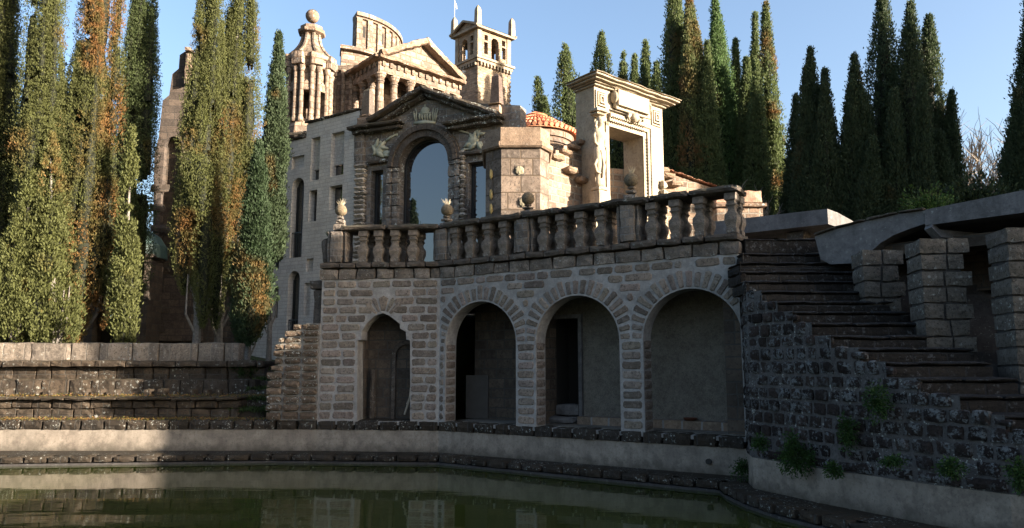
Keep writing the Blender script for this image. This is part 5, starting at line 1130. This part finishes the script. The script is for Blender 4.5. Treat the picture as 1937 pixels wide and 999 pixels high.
# ------------------------------------------------------------------ vegetation
def fast_mesh(name, V_, F4, tint, mat, parent=None):
    me = bpy.data.meshes.new(name); nv, nf = len(V_), len(F4)
    me.vertices.add(nv); me.vertices.foreach_set('co', V_.astype(np.float32).ravel())
    k = F4.shape[1]; me.loops.add(nf*k); me.loops.foreach_set('vertex_index', F4.astype(np.int32).ravel())
    me.polygons.add(nf); me.polygons.foreach_set('loop_start', np.arange(0, nf*k, k, dtype=np.int32)); me.polygons.foreach_set('loop_total', np.full(nf, k, dtype=np.int32))
    me.update(calc_edges=True); at = me.attributes.new('tint', 'FLOAT_COLOR', 'FACE'); at.data.foreach_set('color', np.hstack([tint, np.ones((nf, 1))]).astype(np.float32).ravel())
    me.materials.append(mat); o = bpy.data.objects.new(name, me); COL.objects.link(o)
    if parent is not None: o.parent = parent.o if isinstance(parent, Th) else parent
    return o
m_leaf = leafm('cypress_foliage')
def vnoise(P, s, seed):
    """cheap smooth value noise on arrays"""
    P = P*s+seed*17.3; i = np.floor(P).astype(np.int64); f = P-i; f = f*f*(3-2*f)
    def h(x, y, z): n = (x*374761393+y*668265263+z*2147483647+seed*974711) & 0x7fffffff; n = (n ^ (n >> 13))*1274126177 & 0x7fffffff; return ((n ^ (n >> 16)) & 0xffff)/65535.
    r = 0
    for a in (0, 1):
        for b in (0, 1):
            for c in (0, 1):
                wgt = (f[:, 0] if a else 1-f[:, 0])*(f[:, 1] if b else 1-f[:, 1])*(f[:, 2] if c else 1-f[:, 2]); r = r+wgt*h(i[:, 0]+a, i[:, 1]+b, i[:, 2]+c)
    return r
def leaves(C, D, size, rng, k=3):
    """C centres, D growth directions: k small pointed quads per spray"""
    n = len(C); C = np.repeat(C, k, 0); D = np.repeat(D, k, 0); m = len(C)
    J = rng.normal(0, .3, (m, 3)); D = D+J; D /= np.linalg.norm(D, axis=1)[:, None]
    A = rng.normal(0, 1, (m, 3)); W = np.cross(D, A); W /= np.linalg.norm(W, axis=1)[:, None]
    L = size*rng.uniform(.7, 1.5, (m, 1)); wd = size*rng.uniform(.2, .36, (m, 1)); P = C+rng.normal(0, size*.55, (m, 3))
    V_ = np.stack([P-D*L*.5, P+W*wd, P+D*L*.6, P-W*wd], 1).reshape(-1, 3); F4 = np.arange(m*4).reshape(-1, 4)
    return V_, F4, P
def cypress(x, y, zb, H, Rd, seed, plumes=7, brown=.2, n=7000, size=.085, label='', name='cypress_tree', group=None, lean=(0, 0), bare=.06, dense=1.0, gcol=(.085, .115, .032), bcol=(.27, .125, .035), flare=.0, drop=0, open_=0.0, core_k=.4, pk=1.0):
    rng = np.random.default_rng(seed); t = Th(name, label, 'cypress', (x, y, zb), 0, group)
    Cs = []; Ds = []
    # plume list: base offset, start height, top height, radius
    pl = [(0, 0, bare*H, H, Rd*.85*pk)]; n = int(n*5)
    for k in range(plumes):
        a = 2*math.pi*k/plumes+rng.uniform(-.4, .4); r = Rd*rng.uniform(.42, .68); top = H*rng.uniform(.45, .93); st = H*max(bare*.6, rng.uniform(0, .22))
        pl.append((math.cos(a)*r, math.sin(a)*r, st, top, Rd*rng.uniform(.45, .7)*pk))
    for k in range(plumes//2+drop): 
        a = rng.uniform(0, 6.28); r = Rd*rng.uniform(.5, .85); st = H*rng.uniform(bare, max(.4, bare+.1)); pl.append((math.cos(a)*r, math.sin(a)*r, st, st+H*rng.uniform(.14, .3), Rd*rng.uniform(.32, .5)))
    area = [(p[3]-p[2])*p[4] for p in pl]; tot = sum(area)
    coreV = []; coreF = []; vo = 0
    for (ox, oy, z0, z1, r), ar_ in zip(pl, area):
        sd = seed+int(abs(z0)*7+abs(ox)*13)
        def surf(s, an, k):
            prof = np.minimum(1, (s/.2)**.6)*np.minimum(1, ((1-s)/.72))**.8; prof = np.maximum(prof, .03)
            q = np.stack([np.cos(an)*2.2+ox, np.sin(an)*2.2+oy, s*(z1-z0)*.45], 1)
            lump = .42+.75*vnoise(q, 1.7, sd)+.5*vnoise(q*np.array([1, 1, 1.8]), 4.2, sd+1)
            rr_ = r*prof*lump*k; z = z0+(z1-z0)*s; tp = 1-(.55-flare)*np.clip(z/H, 0, 1)
            return np.stack([ox*tp+np.cos(an)*rr_+lean[0]*z/H, oy*tp+np.sin(an)*rr_+lean[1]*z/H, z], 1)
        m = max(40, int(n*ar_/tot)); s_ = rng.uniform(0, 1, m)**.95; an = rng.uniform(0, 2*math.pi, m)
        Cs.append(surf(s_, an, rng.uniform(.66, 1.1, m)**.8)+rng.normal(0, size*.4, (m, 3))); Ds.append(np.stack([np.cos(an)*.5, np.sin(an)*.5, np.full(m, 1.0)], 1))
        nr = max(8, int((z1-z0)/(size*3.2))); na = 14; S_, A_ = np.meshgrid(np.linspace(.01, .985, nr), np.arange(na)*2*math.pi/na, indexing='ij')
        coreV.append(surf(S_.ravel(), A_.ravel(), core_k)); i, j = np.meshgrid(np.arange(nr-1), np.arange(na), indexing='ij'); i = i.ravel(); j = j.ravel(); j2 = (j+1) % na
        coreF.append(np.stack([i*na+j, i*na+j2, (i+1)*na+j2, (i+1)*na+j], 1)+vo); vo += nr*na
    C = np.vstack(Cs); D = np.vstack(Ds); coreV = np.vstack(coreV); coreF = np.vstack(coreF)
    if open_ > 0:
        w3 = np.array([1.5, 1.5, .55]); C0 = C; opn = lambda q: .68*vnoise(q*w3, 1.5, seed+9)+.32*vnoise(q, 3.7, seed+4); keep = opn(C) > open_; C = C[keep]; D = D[keep]
        fc = coreV[coreF].mean(1); coreF = coreF[opn(fc) > open_+.05]
    V_, F4, P = leaves(C, D, size, rng)
    nz = vnoise(P*np.array([1, 1, .7]), 1.1, seed+3); nz2 = vnoise(P, 5.0, seed+5); br = np.clip((nz-(.82-brown*.8))*4, 0, 1)*np.clip((nz2-.15)*2.2, .35, 1)
    br = np.clip(br, 0, 1)[:, None]; g_ = np.array(gcol)*(.8+.4*rng.uniform(0, 1, (len(P), 1)))*(.75+.5*nz2[:, None]); b_ = np.array(bcol)*(.75+.5*rng.uniform(0, 1, (len(P), 1)))
    tint = g_*(1-br)+b_*br
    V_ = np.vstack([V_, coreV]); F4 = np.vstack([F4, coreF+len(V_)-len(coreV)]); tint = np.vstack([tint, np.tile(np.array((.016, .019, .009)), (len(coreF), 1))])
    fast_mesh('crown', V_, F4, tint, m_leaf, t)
    c = MB(); rt_ = max(.1, Rd*.14); c.tube([(0, 0, -.8), (lean[0]*.05, 0, H*.05), (lean[0]*.5, lean[1]*.5, H*.5), (lean[0]*.9, lean[1]*.9, H*.9)], [rt_*1.3, rt_, rt_*.6, rt_*.15], 8)
    for k in range(plumes):
        o = pl[1+k]; z0 = max(.12*H*rng.uniform(.3, 1), .3); c.tube([(0, 0, z0), (o[0]*.7, o[1]*.7, z0+Rd*.8), (o[0]*.72, o[1]*.72, z0+Rd*2.2)], [rt_*.4, rt_*.3, rt_*.1], 6)
    c.build('trunk', m_bark, t)
    return t
def cyp_px(pxb, pxt, pyt, Y, zb, wpx, seed, **k):
    """stand a cypress at distance Y: sight lines give its foot, its tip and its width"""
    b = aty(pxb, 600, Y); tpt = aty(pxt, pyt, Y); H = tpt.z-zb; Rd = wpx/2/FPX*Y*(1.03 if Y < 29 else 1.3)
    return cypress(b.x, Y, zb, H, Rd, seed, lean=(tpt.x-b.x, 0), **k)
GL = 'cypresses standing above the terrace parapet on the left'
OL = dict(gcol=(.078, .086, .028), bcol=(.17, .088, .03))
near = [ # pxb, pxt, pyt, Y, wpx, brown, plumes
 (-30, 30, -420, 24.5, 150, .1, 7, 'tallest cypress at the left edge of the photo, green', 12000),
 (75, 110, -330, 24.0, 125, .22, 7, 'green cypress with brown cones, second from the left edge', 12000),
 (150, 225, -380, 24.6, 130, .62, 8, 'rusty orange cypress covered in brown cones, third from the left edge', 13000),
 (235, 292, -300, 25.4, 95, .12, 6, 'dark slender cypress just left of the ruined tower', 9500),
 (375, 415, -330, 24.4, 105, .22, 6, 'left of the two large cypresses in front of the shaded brick wall', 11000),
 (415, 472, -300, 25.2, 110, .34, 7, 'right of the two large cypresses, its upper half beside the lantern tower', 11000),
]
for i, (a, b, c_, Y, wd, br, pn, lb_, n_) in enumerate(near):
    k = dict(OL, pk=.74); 
    if i == 3: k = dict(pk=.8, gcol=(.06, .08, .03))
    cyp_px(a, b, c_, Y, 2.3, wd, 11+i, brown=br, plumes=pn, n=n_, size=.05, label=lb_, group=GL, bare=(.03, .03, .03, .05, .1, .17)[i], drop=5, open_=(.3, .33, .3, .3, .3, .3)[i], **k)
cyp_px(30, 60, 330, 23.2, 2.3, 120, 31, brown=.12, plumes=6, n=3600, size=.085, label='short leafy young cypress low at the left edge above the parapet', group=GL, bare=.02, open_=.4, **OL)
cyp_px(110, 95, 250, 23.4, 2.3, 100, 32, brown=.4, plumes=6, n=3800, size=.085, label='short bushy cypress with brown tips above the sunlit parapet', group=GL, bare=.02, open_=.4, **OL)
cyp_px(236, 250, 240, 23.8, 2.3, 46, 33, brown=.1, plumes=6, n=1500, size=.085, label='slim low cypress right of the dark arched doorway', group=GL, bare=.08, open_=.4, **OL)
cyp_px(512, 528, 62, 27.5, 2.3, 52, 34, brown=.03, plumes=4, n=3500, size=.085, label='blue-green narrow cypress beside the lantern tower', group=GL, bare=.5, gcol=(.042, .062, .03))
cyp_px(472, 490, 268, 23.3, 2.0, 74, 35, brown=.0, plumes=5, n=3000, size=.08, label='small dark cypress with a pale trunk in front of the villa wing', group=GL, bare=.2, gcol=(.03, .05, .022), open_=.3)
# hillside cypresses to the right of the portal
GR = 'sunlit hillside cypresses behind the portal'
far = [(1100, 1068, 85, 38, 60, .05, 5, 'leaning open cypress top to the left of the portal cornice'), (1140, 1138, 62, 40, 62, .05, 5, 'ragged cypress top directly above the portal cornice'), (1168, 1180, 100, 41, 40, .05, 4, 'small cypress tip right of the one above the portal'),
 (1200, 1200, 105, 42, 32, .03, 3, 'thin dark cypress tip behind the portal cornice'), (1222, 1221, 78, 41, 44, .05, 4, 'narrow cypress left of the tall pair'), (1240, 1242, 118, 40, 40, .05, 4, 'short pale cypress at the foot of the tall pair'),
 (1285, 1272, -60, 37, 76, .14, 6, 'tallest cypress, left one of the dense sunlit row'), (1330, 1303, -25, 36, 62, .5, 6, 'brown-tinged tall cypress, second in the dense sunlit row'), (1355, 1337, 80, 35.5, 46, .1, 5, 'shorter green cypress in front of the brown one'),
 (1385, 1352, -10, 37, 72, .06, 6, 'tall bright green cypress in the middle of the sunlit row'), (1400, 1391, 75, 39, 44, .1, 5, 'cypress with a bare grey gap down its middle'), (1418, 1412, 110, 36, 56, .04, 5, 'pale grey-green cypress right of the bare gap'), (1432, 1428, 25, 38.5, 26, .1, 3, 'very thin dark cypress just left of the last sunlit one'), (1462, 1448, 5, 37, 58, .4, 6, 'brown-flecked cypress at the right end of the sunlit row'), (1435, 1430, 115, 35, 44, .04, 5, 'lower cypress in front of the thin dark one')]
for i, (a, b, c_, Y, wd, br, pn, lb_) in enumerate(far):
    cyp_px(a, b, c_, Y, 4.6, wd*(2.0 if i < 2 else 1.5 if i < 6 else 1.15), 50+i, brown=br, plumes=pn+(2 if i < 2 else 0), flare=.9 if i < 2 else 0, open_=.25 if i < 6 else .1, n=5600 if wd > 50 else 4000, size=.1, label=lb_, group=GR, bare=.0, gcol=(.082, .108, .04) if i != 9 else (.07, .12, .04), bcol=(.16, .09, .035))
GD = 'shaded cypresses above the portico roof'
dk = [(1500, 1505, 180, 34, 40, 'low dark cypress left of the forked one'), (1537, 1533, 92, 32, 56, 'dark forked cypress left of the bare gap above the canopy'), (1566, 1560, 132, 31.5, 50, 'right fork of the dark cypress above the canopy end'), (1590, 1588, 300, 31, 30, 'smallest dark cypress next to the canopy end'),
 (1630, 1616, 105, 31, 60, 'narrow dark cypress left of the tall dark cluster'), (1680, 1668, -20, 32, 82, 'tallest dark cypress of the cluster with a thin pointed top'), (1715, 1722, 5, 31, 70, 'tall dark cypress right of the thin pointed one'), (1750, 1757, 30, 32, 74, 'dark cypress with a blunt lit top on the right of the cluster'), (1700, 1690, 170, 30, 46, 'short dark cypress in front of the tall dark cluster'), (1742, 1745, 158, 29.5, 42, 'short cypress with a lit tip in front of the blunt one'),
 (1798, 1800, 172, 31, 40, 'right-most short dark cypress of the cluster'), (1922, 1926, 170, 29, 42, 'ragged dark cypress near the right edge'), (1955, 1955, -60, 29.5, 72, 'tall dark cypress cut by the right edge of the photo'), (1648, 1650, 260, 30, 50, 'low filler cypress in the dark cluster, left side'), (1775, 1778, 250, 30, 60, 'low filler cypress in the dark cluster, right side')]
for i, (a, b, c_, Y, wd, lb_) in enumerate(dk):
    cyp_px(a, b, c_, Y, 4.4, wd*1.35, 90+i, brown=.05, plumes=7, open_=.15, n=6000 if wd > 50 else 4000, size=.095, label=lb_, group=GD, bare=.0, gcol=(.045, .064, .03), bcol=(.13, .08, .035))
# unseen cypresses added off-frame to throw shade on the cluster above
for i, (x, y, H) in enumerate(((28, 25.3, 17), (28, 23, 18), (29, 20.8, 18), (27.5, 18.5, 16), (31, 24, 18))):
    cypress(x, y, 4.5, H, 1.9, 130+i, plumes=7, n=3200, size=.3, brown=.05, label='unseen cypress added beyond the right edge to shade the dark cluster', group='unseen cypresses added to shade the dark cluster', bare=.0, gcol=(.03, .045, .02))
# bare winter trees
def bare_tree(px_, pyt, Y, zb, seed, label, spread=.62):
    rng = random.Random(seed); b = aty(px_, 500, Y); H = aty(px_, pyt, Y).z-zb; t = Th('bare_tree', label, 'tree', (b.x, Y, zb), 0, 'leafless trees on the hill'); c = MB(); tw = MB()
    def grow(p, d, L, r, lev):
        pts = [p]; q = p.copy(); dd = d.copy()
        for _ in range(3): dd = (dd+Vector((rng.uniform(-.16, .16), rng.uniform(-.16, .16), rng.uniform(-.02, .12)))).normalized(); q = q+dd*L/3; pts.append(q.copy())
        r = max(r, .013); (c if lev < 2 else tw).tube(pts, [r, r*.8, r*.65, r*.5], 5 if lev < 2 else 3)
        if lev < 5:
            for _ in range(3 if lev else 7):
                i = rng.randint(1, 3); nd = (dd+Vector((rng.uniform(-1, 1), rng.uniform(-1, 1), rng.uniform(-.3, .7)))*spread*1.4).normalized(); grow(pts[i], nd, L*rng.uniform(.6, .8), r*.55, lev+1)
    grow(Vector((0, 0, 0)), Vector((0, 0, 1)), H*.4, H*.026, 0)
    c.build('trunk', stone('bare_bark', (.17, .14, .115), (.24, .2, .16), dark=.1, pit=.2), t); tw.build('twigs', plain('twig_bark', (.2, .165, .13), .9), t)
bare_tree(1600, 265, 42, 5, 1, 'pale leafless tree seen through the gap between dark cypresses')
bare_tree(1838, 196, 40, 5, 2, 'wide leafless tree right of the dark cypress cluster')
bare_tree(1875, 235, 44, 5, 3, 'fainter leafless tree behind, nearer the right-edge cypresses')
bare_tree(1905, 265, 38, 5, 4, 'leafless tree half hidden by the ragged right-edge cypress')
bare_tree(1388, 330, 34, 5, 5, 'small leafless sapling in front of the sunlit cypress row')
def foliage(name, loc, rad, n, size, seed, label, cat, cols, group=None, up=.6, mat=None):
    rng = np.random.default_rng(seed); P = rng.normal(0, .42, (n, 3)); P /= np.maximum(1, np.linalg.norm(P, axis=1)/1.0)[:, None]; lum = .6+.8*vnoise(P, 2.2, seed)
    P = P*np.array(rad)*lum[:, None]; D = P/np.array(rad)+np.array([0, 0, up]); D /= np.linalg.norm(D, axis=1)[:, None]+1e-6
    V_, F4, Q = leaves(P, D, size, rng, 3); tt = np.array(cols)*(.5+1.0*rng.uniform(0, 1, (len(Q), 1)))
    o = fast_mesh(name, V_, F4, tt, leafm('bright_leaves', .6)); o.location = loc; tag(o, label, cat, group); return o
def fern(px_, py, ratioY, w_, h_, n, seed, label):
    p = aty(px_, py, ratioY); foliage('wall_fern', (p.x-.04, p.y-.06, p.z), (w_, .13, h_), n, .035, seed, label, 'fern', (.028, .062, .014), 'ferns growing from the rubble wall', up=-.2)
fern(1660, 757, 10.25, .17, .28, 420, 1, 'largest hanging fern in the middle of the rubble wall')
fern(1605, 815, 10.8, .13, .28, 340, 2, 'hanging fern below and left of the middle one')
fern(1508, 868, 11.55, .32, .26, 700, 3, 'broad fern clump low on the wall near the arcade corner')
fern(1500, 840, 11.6, .12, .2, 240, 4, 'upper sprig of the fern clump near the arcade corner')
fern(1580, 889, 10.9, .12, .13, 200, 5, 'small round fern at the top of the plaster band')
fern(1440, 838, 12.1, .13, .15, 200, 6, 'small fern beside the right arch at ledge height')
fern(1410, 885, 13.5, .22, .2, 340, 7, 'fern growing on the coping in the corner below the right arch')
fern(1690, 873, 9.95, .16, .08, 180, 8, 'flat fern tuft low on the rubble wall')
fern(1800, 885, 9.2, .16, .14, 240, 9, 'fern tuft low on the wall, right part')
fern(1930, 895, 8.5, .13, .2, 240, 10, 'fern cut by the right edge of the photo')
p = aty(478, 703, 21.5); foliage('ground_shrub', (p.x, 21.2, p.z), (.5, .4, .3), 900, .06, 21, 'dark green shrub at the top of the overgrown side steps', 'shrub', (.03, .055, .015))
rng = np.random.default_rng(5); P = []
for k in range(3600): P.append((gs.loc.x+rng.uniform(-.45, .45), 19.1+rng.uniform(0, 2.2), 0))
P = np.array(P); P[:, 2] = 1.12+np.floor(np.clip((P[:, 1]-19.2)/.5, 0, 4))*.25; D = np.tile(np.array([[0, 0, 1.]]), (len(P), 1)); V_, F4, Q = leaves(P, D, .06, rng, 1)
o = fast_mesh('grass_tufts', V_, F4, np.array((.04, .06, .015))*(.5+rng.uniform(0, 1, (len(Q), 1))), leafm('bright_leaves', .6)); tag(o, kind='stuff')
# moss and leaf litter on the sunlit treads
P = np.stack([rng.uniform(-14, -5.2, 5200), np.zeros(5200), np.zeros(5200)], 1); sel = rng.uniform(0, 1, len(P)) < .5
P[:, 1] = np.where(sel, rng.uniform(18.35, 18.9, len(P)), rng.uniform(19.0, 20.2, len(P))); P[:, 2] = np.where(sel, LEDGE+.02, 1.475)
D = rng.normal(0, 1, P.shape)*np.array([1, 1, .25]); V_, F4, Q = leaves(P, D, .035, rng, 1); k_ = rng.uniform(0, 1, (len(Q), 1))
o = fast_mesh('leaf_litter', V_, F4, np.array((.2, .09, .035))*k_+np.array((.1, .11, .02))*(1-k_), leafm('bright_leaves', .6)); tag(o, kind='stuff')
p = aty(1845, 360, 26); foliage('evergreen_shrub', (p.x, 26, p.z-.6), (1.2, .8, 1.1), 1500, .14, 23, 'dark evergreen shrub above the portico beam beside the bare trees', 'shrub', (.03, .045, .02))
p = aty(1760, 385, 24); foliage('ivy_bush', (p.x, 24, p.z-.2), (.9, .6, .7), 900, .1, 24, 'mid-green bush at the foot of the dark cypress cluster', 'shrub', (.04, .08, .02))
p = aty(605, 420, 19.3)
s_ = MB()
for k in range(22):
    a = random.uniform(0, 6.28); b = random.uniform(.2, .9); L = random.uniform(.12, .22); d = Vector((math.cos(a)*math.sin(b), math.sin(a)*math.sin(b), math.cos(b))); s_.tube([(0, 0, 0), d*L*.5, d*L], [.01, .008, .002], 4)
o = s_.build('agave_plant', plain('dull_agave', (.12, .12, .07), .8)); o.location = fb.w(.0, .3, ZP+HB*.9+.01); tag(o, 'small spiky agave on the weathered corner stub of the balcony', 'agave')
